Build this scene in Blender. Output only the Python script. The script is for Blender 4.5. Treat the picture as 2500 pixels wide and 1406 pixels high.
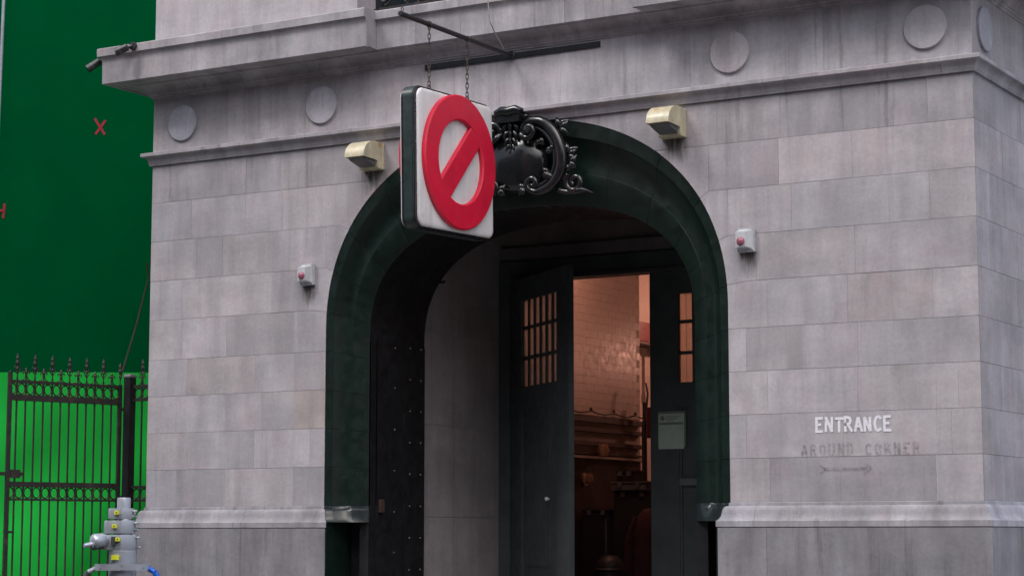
import bpy, bmesh, math, random
from math import sin, cos, pi, radians, sqrt, atan2
from mathutils import Matrix, Vector
random.seed(7)
scene = bpy.context.scene
col = scene.collection
for o in list(bpy.data.objects):
    bpy.data.objects.remove(o)

# ------------------------------------------------------------------ camera
YAW, PITCH = radians(30.628), radians(6.798)
cd = bpy.data.cameras.new('camera'); cam = bpy.data.objects.new('camera', cd); col.objects.link(cam)
cd.sensor_width = 36.0; cd.lens = 36.0 * 5032.98 / 2500.0
cd.clip_end = 3000; cd.clip_start = 0.1
cam.location = (5.595, -17.430, 1.7105)
cam.rotation_euler = (pi / 2 + PITCH, 0, YAW)
scene.camera = cam

# ------------------------------------------------------------------ sky, sun, exposure
SUN_AZ, SUN_EL = radians(-38), radians(52)      # soft sun behind cloud, upper left of the street front
w = bpy.data.worlds.new('World'); scene.world = w; w.use_nodes = True
nt = w.node_tree; bg = nt.nodes['Background']
sky = nt.nodes.new('ShaderNodeTexSky'); sky.sky_type = 'NISHITA'; sky.sun_disc = False
sky.sun_elevation = SUN_EL; sky.sun_rotation = pi + SUN_AZ
sky.air_density = 1.0; sky.dust_density = 4.0; sky.ozone_density = 1.5
hsv = nt.nodes.new('ShaderNodeHueSaturation'); hsv.inputs['Saturation'].default_value = 0.62
nt.links.new(sky.outputs['Color'], hsv.inputs['Color'])
nt.links.new(hsv.outputs['Color'], bg.inputs['Color'])
bg.inputs['Strength'].default_value = 0.125
sd = bpy.data.lights.new('sun', 'SUN'); sun = bpy.data.objects.new('sun', sd); col.objects.link(sun)
sd.energy = 1.25; sd.angle = radians(17); sd.color = (1.0, 0.95, 0.90)
sun.location = (-10, -15, 20)
dirv = Vector((sin(SUN_AZ) * cos(SUN_EL), -cos(SUN_AZ) * cos(SUN_EL), sin(SUN_EL)))   # towards the sun
sun.rotation_euler = dirv.to_track_quat('Z', 'Y').to_euler()
vs = scene.view_settings
vs.view_transform = 'Standard'; vs.look = 'None'; vs.gamma = 1; vs.use_curve_mapping = False
vs.exposure = 0.83
scene.cycles.max_bounces = 8; scene.cycles.diffuse_bounces = 4; scene.cycles.transparent_max_bounces = 12
scene.cycles.sample_clamp_indirect = 6.0

# ------------------------------------------------------------------ materials
def new_mat(name):
    m = bpy.data.materials.new(name); m.use_nodes = True
    return m, m.node_tree.nodes, m.node_tree.links, m.node_tree.nodes['Principled BSDF']

def noise(N, L, vec, scale, detail=4, rough=0.55):
    n = N.new('ShaderNodeTexNoise'); n.inputs['Scale'].default_value = scale
    n.inputs['Detail'].default_value = detail; n.inputs['Roughness'].default_value = rough
    if vec is not None: L.new(vec, n.inputs['Vector'])
    return n.outputs['Fac']

def ramp(N, L, fac, a, b, ca, cb):
    r = N.new('ShaderNodeMapRange'); r.inputs['From Min'].default_value = a; r.inputs['From Max'].default_value = b
    r.inputs['To Min'].default_value = ca; r.inputs['To Max'].default_value = cb
    L.new(fac, r.inputs['Value']); return r.outputs['Result']

def mul(N, L, a, b):
    n = N.new('ShaderNodeMath'); n.operation = 'MULTIPLY'
    for i, x in enumerate((a, b)):
        if isinstance(x, (int, float)): n.inputs[i].default_value = x
        else: L.new(x, n.inputs[i])
    return n.outputs[0]

def mixc(N, L, fac, a, b, mode='MIX'):
    n = N.new('ShaderNodeMix'); n.data_type = 'RGBA'; n.blend_type = mode
    if isinstance(fac, (int, float)): n.inputs['Factor'].default_value = fac
    else: L.new(fac, n.inputs['Factor'])
    for s, x in (('A', a), ('B', b)):
        i = [q for q in n.inputs if q.name == s and q.type == 'RGBA'][0]
        if isinstance(x, tuple): i.default_value = (*x[:3], 1)
        else: L.new(x, i)
    return [q for q in n.outputs if q.type == 'RGBA'][0]

def world_pos(N, L, scale=(1, 1, 1)):
    g = N.new('ShaderNodeNewGeometry'); mp = N.new('ShaderNodeMapping')
    mp.inputs['Scale'].default_value = scale; L.new(g.outputs['Position'], mp.inputs['Vector'])
    return mp.outputs['Vector']

def stone_mat(name, streak=0.17, blotch=0.13, dirt=(0.14, 0.135, 0.13), dirt_amt=0.30, bump=0.35, perblock=7.0, drips=0.35):
    """Weathered limestone; each block's own tone is its object colour."""
    m, N, L, B = new_mat(name)
    oi = N.new('ShaderNodeObjectInfo')
    def shifted(scale):
        g = N.new('ShaderNodeNewGeometry'); sh = N.new('ShaderNodeVectorMath'); sh.operation = 'SCALE'
        cb = N.new('ShaderNodeCombineXYZ'); L.new(oi.outputs['Random'], cb.inputs[0]); L.new(oi.outputs['Random'], cb.inputs[2])
        L.new(cb.outputs[0], sh.inputs[0]); sh.inputs['Scale'].default_value = perblock
        ad = N.new('ShaderNodeVectorMath'); ad.operation = 'ADD'; L.new(g.outputs['Position'], ad.inputs[0]); L.new(sh.outputs[0], ad.inputs[1])
        mp = N.new('ShaderNodeMapping'); mp.inputs['Scale'].default_value = scale; L.new(ad.outputs[0], mp.inputs['Vector']); return mp.outputs['Vector']
    p = shifted((1, 1, 1)); ps = shifted((3.4, 3.4, 0.6)); ps2 = shifted((13, 13, 1.5))
    s1 = noise(N, L, ps, 1.0, 5, 0.6); s2 = noise(N, L, ps2, 1.0, 4, 0.6)
    b1 = noise(N, L, p, 1.9, 5, 0.65); f1 = noise(N, L, p, 28, 6, 0.7); f2 = noise(N, L, p, 120, 3, 0.6)
    v = mul(N, L, ramp(N, L, s1, 0.32, 0.68, 1 - streak, 1 + streak * 0.45), ramp(N, L, s2, 0.3, 0.7, 1 - streak * 0.28, 1 + streak * 0.2))
    v = mul(N, L, v, ramp(N, L, b1, 0.3, 0.7, 1 - blotch, 1 + blotch * 0.5))
    v = mul(N, L, v, ramp(N, L, f1, 0.25, 0.75, 0.88, 1.10))
    c = mixc(N, L, 1.0, oi.outputs['Color'], v, 'MULTIPLY')
    warm = noise(N, L, p, 2.7, 3, 0.5)
    c = mixc(N, L, ramp(N, L, warm, 0.52, 0.72, 0.0, 0.45), c, mixc(N, L, 1.0, c, (1.06, 0.93, 0.93), 'MULTIPLY'))
    d = mul(N, L, ramp(N, L, s1, 0.50, 0.28, 0.0, 1.0), ramp(N, L, b1, 0.45, 0.65, 0.0, 1.0))
    c = mixc(N, L, mul(N, L, d, dirt_amt), c, dirt)
    hz = world_pos(N, L, (0.75, 0.75, 1.6)); big = noise(N, L, hz, 1.0, 6, 0.7)
    c = mixc(N, L, ramp(N, L, big, 0.44, 0.60, 0.0, 0.8), c, mixc(N, L, 1.0, c, (0.80, 0.815, 0.825), 'MULTIPLY'))
    drip = world_pos(N, L, (7.0, 7.0, 0.30)); dn = noise(N, L, drip, 1.0, 6, 0.75)
    c = mixc(N, L, ramp(N, L, dn, 0.565, 0.68, 0.0, drips), c, mixc(N, L, 1.0, c, (0.60, 0.60, 0.585), 'MULTIPLY'))
    c = mixc(N, L, ramp(N, L, dn, 0.40, 0.33, 0.0, drips * 0.8), c, mixc(N, L, 1.0, c, (1.14, 1.13, 1.13), 'MULTIPLY'))
    pit = ramp(N, L, noise(N, L, p, 55, 2, 0.5), 0.32, 0.25, 0.0, 0.6)
    c = mixc(N, L, pit, c, mixc(N, L, 1.0, c, (0.55, 0.54, 0.53), 'MULTIPLY'))
    L.new(c, B.inputs['Base Color'])
    B.inputs['Roughness'].default_value = 0.88; B.inputs['Specular IOR Level'].default_value = 0.25
    bp = N.new('ShaderNodeBump'); bp.inputs['Strength'].default_value = bump; bp.inputs['Distance'].default_value = 0.004
    L.new(mixc(N, L, 0.5, f1, f2), bp.inputs['Height']); L.new(bp.outputs['Normal'], B.inputs['Normal'])
    return m

def paint(name, c, rough=0.4, metal=0.0, var=0.15, scale=6.0, spec=0.5, bump=0.0, c2=None, patch=0.0, rvar=0.1, coat=0.0):
    m, N, L, B = new_mat(name)
    p = world_pos(N, L)
    a = noise(N, L, p, scale, 5, 0.6)
    c1 = mixc(N, L, 1.0, tuple(c), ramp(N, L, a, 0.3, 0.7, 1 - var, 1 + var), 'MULTIPLY')
    if c2 is not None:
        q = noise(N, L, p, scale * 0.6, 5, 0.65)
        c1 = mixc(N, L, ramp(N, L, q, 0.55 - patch * 0.2, 0.68 - patch * 0.2, 0.0, 1.0), c1, tuple(c2))
    L.new(c1, B.inputs['Base Color'])
    L.new(ramp(N, L, noise(N, L, p, scale * 2.3, 3), 0.3, 0.7, max(0.03, rough - rvar), min(1, rough + rvar)), B.inputs['Roughness'])
    B.inputs['Metallic'].default_value = metal; B.inputs['Specular IOR Level'].default_value = spec
    B.inputs['Coat Weight'].default_value = coat
    if bump:
        bp = N.new('ShaderNodeBump'); bp.inputs['Strength'].default_value = bump; bp.inputs['Distance'].default_value = 0.003
        L.new(noise(N, L, p, scale * 5, 4, 0.6), bp.inputs['Height']); L.new(bp.outputs['Normal'], B.inputs['Normal'])
    return m

M = {}
M['stone'] = stone_mat('limestone')
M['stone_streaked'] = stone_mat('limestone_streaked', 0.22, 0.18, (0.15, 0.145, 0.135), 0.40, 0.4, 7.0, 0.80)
M['mould'] = stone_mat('limestone_moulding', 0.24, 0.20, (0.10, 0.098, 0.075), 0.5, 0.4, 5.0, 0.75)
M['plinth'] = stone_mat('limestone_plinth', 0.26, 0.18, (0.14, 0.13, 0.125), 0.4, 0.3, 3.0, 0.8)
M['inner_stone'] = stone_mat('vestibule_stone', 0.12, 0.15, (0.12, 0.11, 0.10), 0.2, 0.2)
M['mortar'] = paint('mortar', (0.38, 0.365, 0.385), 0.95, var=0.3, scale=14, spec=0.1)
M['arch'] = paint('dark_green_gloss_paint', (0.0050, 0.0128, 0.0103), 0.40, var=0.35, scale=5, spec=0.26, bump=0.10, rvar=0.10)
M['stop'] = paint('jamb_stop_gloss', (0.012, 0.018, 0.020), 0.34, var=0.2, scale=5, spec=0.55, rvar=0.05)
M['arch_joint'] = paint('arch_joint', (0.16, 0.16, 0.16), 0.9, var=0.2, scale=9, spec=0.1)
M['black'] = paint('black_reveal_paint', (0.010, 0.010, 0.012), 0.58, var=0.4, scale=7, spec=0.22, bump=0.35)
M['cart'] = paint('cartouche_paint', (0.010, 0.011, 0.013), 0.20, var=0.25, scale=9, spec=0.5, bump=0.15, rvar=0.08)
M['door'] = paint('door_green_paint', (0.048, 0.058, 0.062), 0.45, var=0.2, scale=4, spec=0.4, bump=0.15)
M['vest'] = paint('vestibule_ceiling_paint', (0.15, 0.13, 0.118), 0.8, var=0.25, scale=2, spec=0.2)
M['rivet'] = paint('rivet_brass', (0.17, 0.145, 0.11), 0.45, 0.6, var=0.3, scale=30)
M['iron'] = paint('black_iron', (0.016, 0.014, 0.014), 0.55, 0.2, var=0.35, scale=12, c2=(0.045, 0.028, 0.022), patch=0.1, bump=0.3)
M['steel_dark'] = paint('dark_steel', (0.018, 0.022, 0.027), 0.5, 0.2, var=0.2, scale=8)
M['pole'] = paint('pole_paint', (0.022, 0.020, 0.024), 0.5, 0.1, var=0.3, scale=14, bump=0.2)
M['chain'] = paint('chain_steel', (0.07, 0.055, 0.055), 0.6, 0.3, var=0.35, scale=30)
M['cream'] = paint('cream_enamel', (0.52, 0.48, 0.35), 0.42, var=0.15, scale=9, c2=(0.42, 0.27, 0.12), patch=-0.1, bump=0.15)
M['strobe'] = paint('strobe_housing', (0.44, 0.46, 0.50), 0.3, var=0.08, scale=9)
M['lens_red'] = paint('strobe_lens', (0.30, 0.09, 0.14), 0.25, var=0.1, scale=9)
M['cctv'] = paint('camera_plastic', (0.025, 0.027, 0.032), 0.35, var=0.15, scale=15)
M['cctv_ring'] = paint('camera_ring', (0.10, 0.10, 0.11), 0.3, var=0.1, scale=15)
M['sign_white'] = paint('sign_white_acrylic', (0.70, 0.68, 0.70), 0.38, var=0.05, scale=5, c2=(0.52, 0.50, 0.48), patch=-0.22, bump=0.1)
def streak_over(m, amt, scale):
    N, L = m.node_tree.nodes, m.node_tree.links; B = N['Principled BSDF']; src = B.inputs['Base Color'].links[0].from_socket
    n1 = noise(N, L, world_pos(N, L, scale), 1.0, 5, 0.65)
    L.new(mixc(N, L, 1.0, src, ramp(N, L, n1, 0.35, 0.65, 1 - amt, 1.03), 'MULTIPLY'), B.inputs['Base Color'])
streak_over(M['sign_white'], 0.16, (4, 9, 0.9)); streak_over(M['cream'], 0.25, (12, 12, 3))
M['sign_red'] = paint('sign_red', (0.60, 0.010, 0.042), 0.40, var=0.10, scale=4, bump=0.12)
M['sign_rim'] = paint('sign_rim_green', (0.020, 0.034, 0.034), 0.38, var=0.2, scale=7)
M['sign_trim'] = paint('sign_trim_black', (0.014, 0.014, 0.017), 0.3, var=0.2, scale=9)
M['green_dark'] = paint('backdrop_dark_green', (0.0, 0.066, 0.020), 0.9, var=0.07, scale=1.2, spec=0.0, bump=0.2)
M['green_bright'] = paint('screen_bright_green', (0.010, 0.32, 0.040), 0.9, var=0.16, scale=0.7, spec=0.08)
M['tape'] = paint('red_tape', (0.27, 0.0, 0.018), 0.7, var=0.1, scale=9)
M['strap'] = paint('brown_strap', (0.05, 0.05, 0.03), 0.9, var=0.2, scale=9)
M['grey_pole'] = paint('galvanised', (0.30, 0.33, 0.38), 0.45, 0.3, var=0.15, scale=9)
M['mast'] = paint('mast_aluminium', (0.36, 0.39, 0.46), 0.36, 0.35, var=0.08, scale=8)
M['mast_dark'] = paint('mast_dark', (0.05, 0.055, 0.06), 0.5, 0.2, var=0.2, scale=8)
M['yellow'] = paint('yellow_label', (0.62, 0.66, 0.03), 0.5, var=0.05, scale=20)
M['ink'] = paint('label_ink', (0.03, 0.03, 0.02), 0.6, var=0.1, scale=20)
M['blue'] = paint('blue_anodised', (0.012, 0.11, 0.55), 0.35, 0.2, var=0.1, scale=20)
M['wire'] = paint('wire', (0.30, 0.28, 0.26), 0.6, var=0.2, scale=20)
M['paper'] = paint('paper', (0.34, 0.42, 0.36), 0.8, var=0.12, scale=12)
M['paper_ink'] = paint('paper_ink', (0.13, 0.18, 0.14), 0.85, var=0.25, scale=25)
M['white_slat'] = paint('white_slat', (0.70, 0.69, 0.70), 0.5, var=0.05, scale=6)
M['tile'] = paint('glazed_tile', (0.50, 0.40, 0.35), 0.47, var=0.05, scale=6, spec=0.5)
M['plaster'] = paint('room_plaster', (0.40, 0.33, 0.29), 0.7, var=0.08, scale=2)
M['wains'] = paint('brown_wainscot', (0.045, 0.028, 0.022), 0.5, var=0.3, scale=4)
M['board'] = paint('dark_board', (0.06, 0.035, 0.03), 0.55, var=0.3, scale=6)
M['redbox'] = paint('dark_red_enamel', (0.13, 0.015, 0.015), 0.4, var=0.15, scale=6)
M['maroon'] = paint('maroon_cloth', (0.05, 0.012, 0.014), 0.9, var=0.25, scale=9, bump=0.3)
M['dark'] = paint('dark_kit', (0.02, 0.02, 0.024), 0.55, var=0.3, scale=9)
M['grey_kit'] = paint('grey_kit', (0.10, 0.105, 0.11), 0.5, var=0.2, scale=9)
M['brass'] = paint('brass_lamp', (0.45, 0.28, 0.18), 0.3, 0.7, var=0.15, scale=20)
M['asphalt'] = paint('asphalt', (0.05, 0.05, 0.052), 0.9, var=0.3, scale=9, bump=0.5, spec=0.2)
M['paving'] = paint('concrete_paving', (0.24, 0.235, 0.23), 0.9, var=0.2, scale=3, bump=0.3, spec=0.2)
M['line'] = paint('road_paint', (0.6, 0.6, 0.58), 0.8, var=0.2, scale=9)

def glass_mat(name, tint, clear=0.72, rough=0.18):
    m, N, L, B = new_mat(name)
    out = N['Material Output']; N.remove(B)
    t = N.new('ShaderNodeBsdfTransparent'); t.inputs['Color'].default_value = (*tint, 1)
    g = N.new('ShaderNodeBsdfGlossy'); g.inputs['Roughness'].default_value = rough
    dfs = N.new('ShaderNodeBsdfTranslucent'); dfs.inputs['Color'].default_value = (*tint, 1)
    fr = N.new('ShaderNodeFresnel'); fr.inputs['IOR'].default_value = 1.16
    a = N.new('ShaderNodeMixShader'); a.inputs[0].default_value = clear
    L.new(dfs.outputs[0], a.inputs[1]); L.new(t.outputs[0], a.inputs[2])
    b = N.new('ShaderNodeMixShader'); L.new(fr.outputs[0], b.inputs[0]); L.new(a.outputs[0], b.inputs[1]); L.new(g.outputs[0], b.inputs[2])
    L.new(b.outputs[0], out.inputs['Surface']); return m
M['glass'] = glass_mat('door_glass', (0.95, 0.92, 0.88), 0.85, 0.3)
M['dark_glass'] = paint('dark_window_glass', (0.010, 0.016, 0.024), 0.08, var=0.1, scale=3, spec=0.5)

def faded(name, c, amt, lo, hi, scale):
    m, N, L, B = new_mat(name)
    out = N['Material Output']; p = world_pos(N, L)
    B.inputs['Base Color'].default_value = (*c, 1); B.inputs['Roughness'].default_value = 0.9
    t = N.new('ShaderNodeBsdfTransparent'); x = N.new('ShaderNodeMixShader')
    L.new(ramp(N, L, noise(N, L, p, scale, 5, 0.65), lo, hi, 0.0, amt), x.inputs[0])
    L.new(t.outputs[0], x.inputs[1]); L.new(B.outputs[0], x.inputs[2]); L.new(x.outputs[0], out.inputs['Surface'])
    return m
M['paint_white'] = faded('wall_paint_white', (0.66, 0.66, 0.74), 0.95, 0.22, 0.42, 60)
M['paint_faded'] = faded('wall_paint_faded', (0.20, 0.185, 0.205), 0.22, 0.36, 0.66, 40)
M['paint_arrow'] = faded('wall_paint_arrow', (0.17, 0.155, 0.175), 0.23, 0.30, 0.62, 22)
def emit(name, c, s):
    m, N, L, B = new_mat(name); B.inputs['Base Color'].default_value = (*c, 1)
    B.inputs['Emission Color'].default_value = (*c, 1); B.inputs['Emission Strength'].default_value = s; return m
M['bulb'] = emit('lit_bulb', (1.0, 0.55, 0.36), 8.0)

# ------------------------------------------------------------------ geometry helpers
class MB:
    def __init__(s): s.v = []; s.f = []
    def add(s, v, f):
        n = len(s.v); s.v += [tuple(p) for p in v]; s.f += [tuple(i + n for i in q) for q in f]; return s
    def box(s, x0, x1, y0, y1, z0, z1, xf=None):
        v = [(x, y, z) for z in (z0, z1) for y in (y0, y1) for x in (x0, x1)]
        if xf: v = [xf(*p) for p in v]
        return s.add(v, [(0, 2, 3, 1), (4, 5, 7, 6), (0, 1, 5, 4), (2, 6, 7, 3), (0, 4, 6, 2), (1, 3, 7, 5)])
    def prism(s, poly, axis, a, b, xf=None):
        n = len(poly)
        def P(p, t): return {'y': (p[0], t, p[1]), 'x': (t, p[0], p[1]), 'z': (p[0], p[1], t)}[axis]
        v = [P(p, a) for p in poly] + [P(p, b) for p in poly]
        if xf: v = [xf(*p) for p in v]
        f = [tuple(range(n)), tuple(range(2 * n - 1, n - 1, -1))] + [(i, i + n, (i + 1) % n + n, (i + 1) % n) for i in range(n)]
        return s.add(v, f)
    def loft(s, rows, closed=True, caps=True):
        m = len(rows[0]); v = [p for r in rows for p in r]; f = []
        for i in range(len(rows) - 1):
            for j in range(m if closed else m - 1):
                k = (j + 1) % m; f.append((i * m + j, i * m + k, (i + 1) * m + k, (i + 1) * m + j))
        if caps and closed: f += [tuple(range(m)), tuple((len(rows) - 1) * m + j for j in reversed(range(m)))]
        return s.add(v, f)
    def tube(s, pts, r, n=8, closed=False, flat=(1, 1), up=None):
        pts = [Vector(p) for p in pts]; R = r if isinstance(r, (list, tuple)) else [r] * len(pts); rows = []
        N0 = None
        for i, p in enumerate(pts):
            if closed: t = pts[(i + 1) % len(pts)] - pts[i - 1]
            else: t = pts[min(i + 1, len(pts) - 1)] - pts[max(i - 1, 0)]
            t.normalize()
            if up is not None: a = Vector(up) - t * t.dot(Vector(up))
            elif N0 is None: a = t.cross(Vector((0, 0, 1)) if abs(t.z) < 0.9 else Vector((1, 0, 0)))
            else: a = N0 - t * t.dot(N0)
            if a.length < 1e-6: a = t.orthogonal()
            a.normalize(); N0 = a; b = t.cross(a)
            rows.append([p + a * (R[i] * flat[0] * cos(2 * pi * k / n)) + b * (R[i] * flat[1] * sin(2 * pi * k / n)) for k in range(n)])
        if closed: rows.append(rows[0]); return s.loft(rows, True, False)
        return s.loft(rows)
    def rev(s, prof, c, axis='z', n=16):
        rows = []
        for r, h in prof:
            row = []
            for k in range(n):
                a = 2 * pi * k / n; u, q = r * cos(a), r * sin(a)
                d = {'z': (u, q, h), 'y': (u, h, q), 'x': (h, u, q)}[axis]
                row.append((c[0] + d[0], c[1] + d[1], c[2] + d[2]))
            rows.append(row)
        return s.loft(rows)
    def ball(s, c, rx, ry, rz, n=10, m=6):
        return s.rev_e([(max(1e-4, sin(pi * i / m)), -cos(pi * i / m)) for i in range(m + 1)], c, rx, ry, rz, n)
    def rev_e(s, prof, c, rx, ry, rz, n):
        return s.loft([[(c[0] + rx * r * cos(2 * pi * k / n), c[1] + ry * r * sin(2 * pi * k / n), c[2] + rz * h) for k in range(n)] for r, h in prof])

def wmat(o):
    return (wmat(o.parent) @ o.matrix_parent_inverse if o.parent else Matrix()) @ o.matrix_basis

def link(name, me, mat, parent=None, loc=None, color=None, kind=None, label=None, rot=None):
    o = bpy.data.objects.new(name, me); col.objects.link(o)
    if mat is not None and me is not None and not me.materials: me.materials.append(M[mat])
    if parent is not None:
        o.parent = parent; o.matrix_parent_inverse = wmat(parent).inverted()
    if loc is not None: o.location = loc
    if rot is not None: o.rotation_euler = rot
    if color is not None: o.color = (*color[:3], 1)
    if kind: o['kind'] = kind
    if label: o['label'] = label
    return o

def mesh(mb, name, smooth=None, bevel=0.0, seg=2):
    me = bpy.data.meshes.new(name); me.from_pydata(mb.v, [], mb.f)
    bm = bmesh.new(); bm.from_mesh(me)
    if bevel > 0:
        bmesh.ops.remove_doubles(bm, verts=bm.verts[:], dist=1e-5)
        bmesh.ops.bevel(bm, geom=bm.edges[:], offset=bevel, segments=seg, affect='EDGES', clamp_overlap=True)
    bmesh.ops.recalc_face_normals(bm, faces=bm.faces[:]); bm.to_mesh(me); bm.free()
    if smooth is not None:
        me.polygons.foreach_set('use_smooth', [True] * len(me.polygons)); me.set_sharp_from_angle(angle=radians(smooth))
    return me

def put(mb, name, mat, parent=None, smooth=None, bevel=0.0, **k):
    return link(name, mesh(mb, name, smooth, bevel), mat, parent, **k)

def thing(name, label, cat, loc, group=None):
    o = bpy.data.objects.new(name, None); col.objects.link(o); o.location = loc
    o.empty_display_size = 0.2; o['label'] = label; o['category'] = cat
    if group: o['group'] = group
    return o

def tag(o, label, cat, group=None):
    o['label'] = label; o['category'] = cat
    if group: o['group'] = group
    return o

def tone(base=1.0, spread=0.05, warm=0.0):
    g = base * (1 + random.uniform(-spread, spread)); w = warm + random.uniform(-0.012, 0.012)
    return (0.388 * g * (1 + w), 0.367 * g * (1 - w * 0.1), 0.398 * g * (1 - w * 1.3))

# ------------------------------------------------------------------ key dimensions (metres)
XL, XR, XC = -9.37, 0.0, -4.685
AO, ZO, BO, NO = 2.297, 3.80, 1.99, 2.2       # outer arch: half width, springing, rise, superellipse power
AI, ZI, BI, NI = 1.865, 3.70, 1.25, 2.5       # inner arch
def arch_z(dx, A=AO, Z=ZO, B=BO, n=NO): return Z + B * max(0.0, 1 - (abs(dx) / A) ** n) ** (1 / n)
def arch_x(z, A=AO, Z=ZO, B=BO, n=NO): return A if z <= Z else A * max(0.0, 1 - ((z - Z) / B) ** n) ** (1 / n)

# ------------------------------------------------------------------ ground
g = MB().box(-300, 300, -400, 300, -0.5, -0.14); o = put(g, 'road', 'asphalt'); o['kind'] = 'structure'
g = MB().box(-60, 60, -4.2, 20, -0.14, 0.0); pav = put(g, 'pavement', 'paving'); pav['kind'] = 'structure'
g = MB().box(-60, 60, -4.38, -4.202, -0.14, 0.004); o = put(g, 'kerb', 'paving', bevel=0.015); o['kind'] = 'structure'

# ------------------------------------------------------------------ houses over the road, behind the viewer: added unseen so the dark gloss paint mirrors less sky
g = MB().box(-60, 60, -34, -26, -0.14, 0.0); o = put(g, 'unseen_far_pavement', 'paving'); o['kind'] = 'structure'
M['brick'] = paint('unseen_house_brick', (0.11, 0.075, 0.06), 0.9, var=0.2, scale=2, spec=0.1)
wpm = mesh(MB().box(-0.55, 0.55, 0.0, 0.03, 0, 1.8), 'unseen_house_pane'); wfm = mesh(MB().box(-0.68, 0.68, 0.0, 0.08, -0.14, 0.0), 'sill')
for i, (x0, x1, h) in enumerate(((-46, -22, 17.5), (-21.9, -2, 20.0), (-1.9, 16, 18.5), (16.1, 40, 21.0))):
    t = thing('unseen_brick_house', ['unseen added brown brick house over the road, farthest left', 'wide unseen added brown brick house straight over the road', 'unseen added brown brick house over the road, right of the widest', 'tallest unseen added brown brick house over the road, far right'][i], 'building', ((x0 + x1) / 2, -31, 0), 'unseen brick houses added to darken reflections')
    put(MB().box(x0, x1, -42, -31, 0, h), 'wall', 'brick', t); put(MB().box(x0 - 0.02, x1 + 0.02, -42.1, -30.6, h, h + 0.5), 'parapet', 'paving', t)  # walls and parapets of the added unseen houses
    for r_ in range(int(h // 3.4)):
        for k in range(int((x1 - x0) // 3)):
            p = (x0 + 1.8 + 3 * k, -30.99, 1.2 + 3.4 * r_)
            pn_ = link('window', wpm, 'dark_glass', t, loc=p); link('sill', wfm, 'paving', t, loc=p)  # windows and sills of the added unseen houses

# ================================================================== the building
fh = thing('firehouse', 'grey limestone street front with a wide dark arched gateway', 'building', (XC, 0, 0))

# backing walls with the arch opening
def half_backing(s):
    zs = [0, 2.0, 3.0, 3.8]; k = 26
    zs += [ZO + BO * sin(pi / 2 * i / k) for i in range(1, k)]
    edge = [(XC + s * (arch_x(z) + 0.004), z) for z in zs] + [(XC, ZO + BO), (XC, 6.98)]
    out = XL + 0.012 if s < 0 else XR - 0.012
    return edge + [(out, 6.98), (out, 0)]
bk = MB()
for s in (-1, 1): bk.prism(half_backing(s), 'y', 0.0040, 0.34)
wall = put(bk, 'wall', 'mortar', fh)
sb = MB().box(-0.40, -0.012, 0.345, 13.0, 0, 8.9).box(XL + 0.012, XL + 0.40, 0.345, 13.0, 0, 8.9).box(XL + 0.41, -0.41, 12.7, 13.0, 0, 8.9)
side_wall = put(sb, 'side_wall', 'mortar', fh, label='outer side and rear walls of the building')
put(MB().box(XL + 0.02, -0.02, 0.02, 12.98, 8.905, 9.1), 'roof_slab', 'mortar', fh)

GAP = 0.0017; VG = 0.0009
ZC = [2.0, 2.4, 2.8, 3.2, 3.6, 4.038, 4.475, 4.912, 5.348, 5.765]
KINK = {4.038: (2.505, 4.012), 4.475: (2.306, 4.436), 4.912: (2.112, 4.854), 5.348: (1.69, 5.306)}
LJ = [[-8.95, -8.29, -7.38], [-8.80, -7.90, -7.17], [-8.97, -8.29, -7.37], [-8.83, -7.90, -7.38], [-8.90, -8.29, -7.39],
      [-8.91, -7.70, -7.21], [-8.73, -8.37, -7.72, -6.991], [-8.81, -8.06, -7.56, -6.797], [-8.06, -7.60, -7.19]]
RJ = [[-1.99, -0.42], [-2.22, -1.27, -0.27], [-2.00, -1.13, -0.2], [-2.21, -1.12], [-1.99, -1.21, -0.41],
      [-2.10, -1.13], [-2.379, -1.74, -0.42], [-2.573, -1.86, -1.14], [-3.50, -2.95, -1.84, -0.42]]
SPECIAL = {('R', 0, 1): (0.85, -0.01), ('L', 5, 2): (0.86, 0), ('L', 4, 2): (0.89, -0.01), ('L', 2, 3): (0.98, 0.06), ('R', 3, 2): (0.88, 0),
           ('R', 6, 3): (0.88, 0), ('L', 0, 0): (0.90, -0.02), ('L', 0, 1): (0.90, -0.02), ('L', 0, 3): (0.90, 0), ('L', 3, 1): (0.93, 0.01), ('R', 5, 1): (1.04, 0.02), ('R', 4, 2): (0.98, 0.02),
           ('L', 7, 0): (0.90, -0.02), ('L', 7, 1): (0.92, -0.01), ('L', 7, 2): (0.97, 0), ('L', 6, 0): (0.95, 0), ('L', 6, 1): (0.93, 0),
           ('R', 4, 0): (1.10, 0), ('R', 3, 0): (1.10, 0.01), ('R', 2, 1): (1.06, 0), ('R', 2, 0): (1.08, 0), ('R', 1, 0): (1.04, 0)}

def dedupe(P):
    out = []
    for p in P:
        if not out or (abs(p[0] - out[-1][0]) + abs(p[1] - out[-1][1])) > 0.004: out.append(p)
    if abs(out[0][0] - out[-1][0]) + abs(out[0][1] - out[-1][1]) < 0.004: out.pop()
    return out

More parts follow.
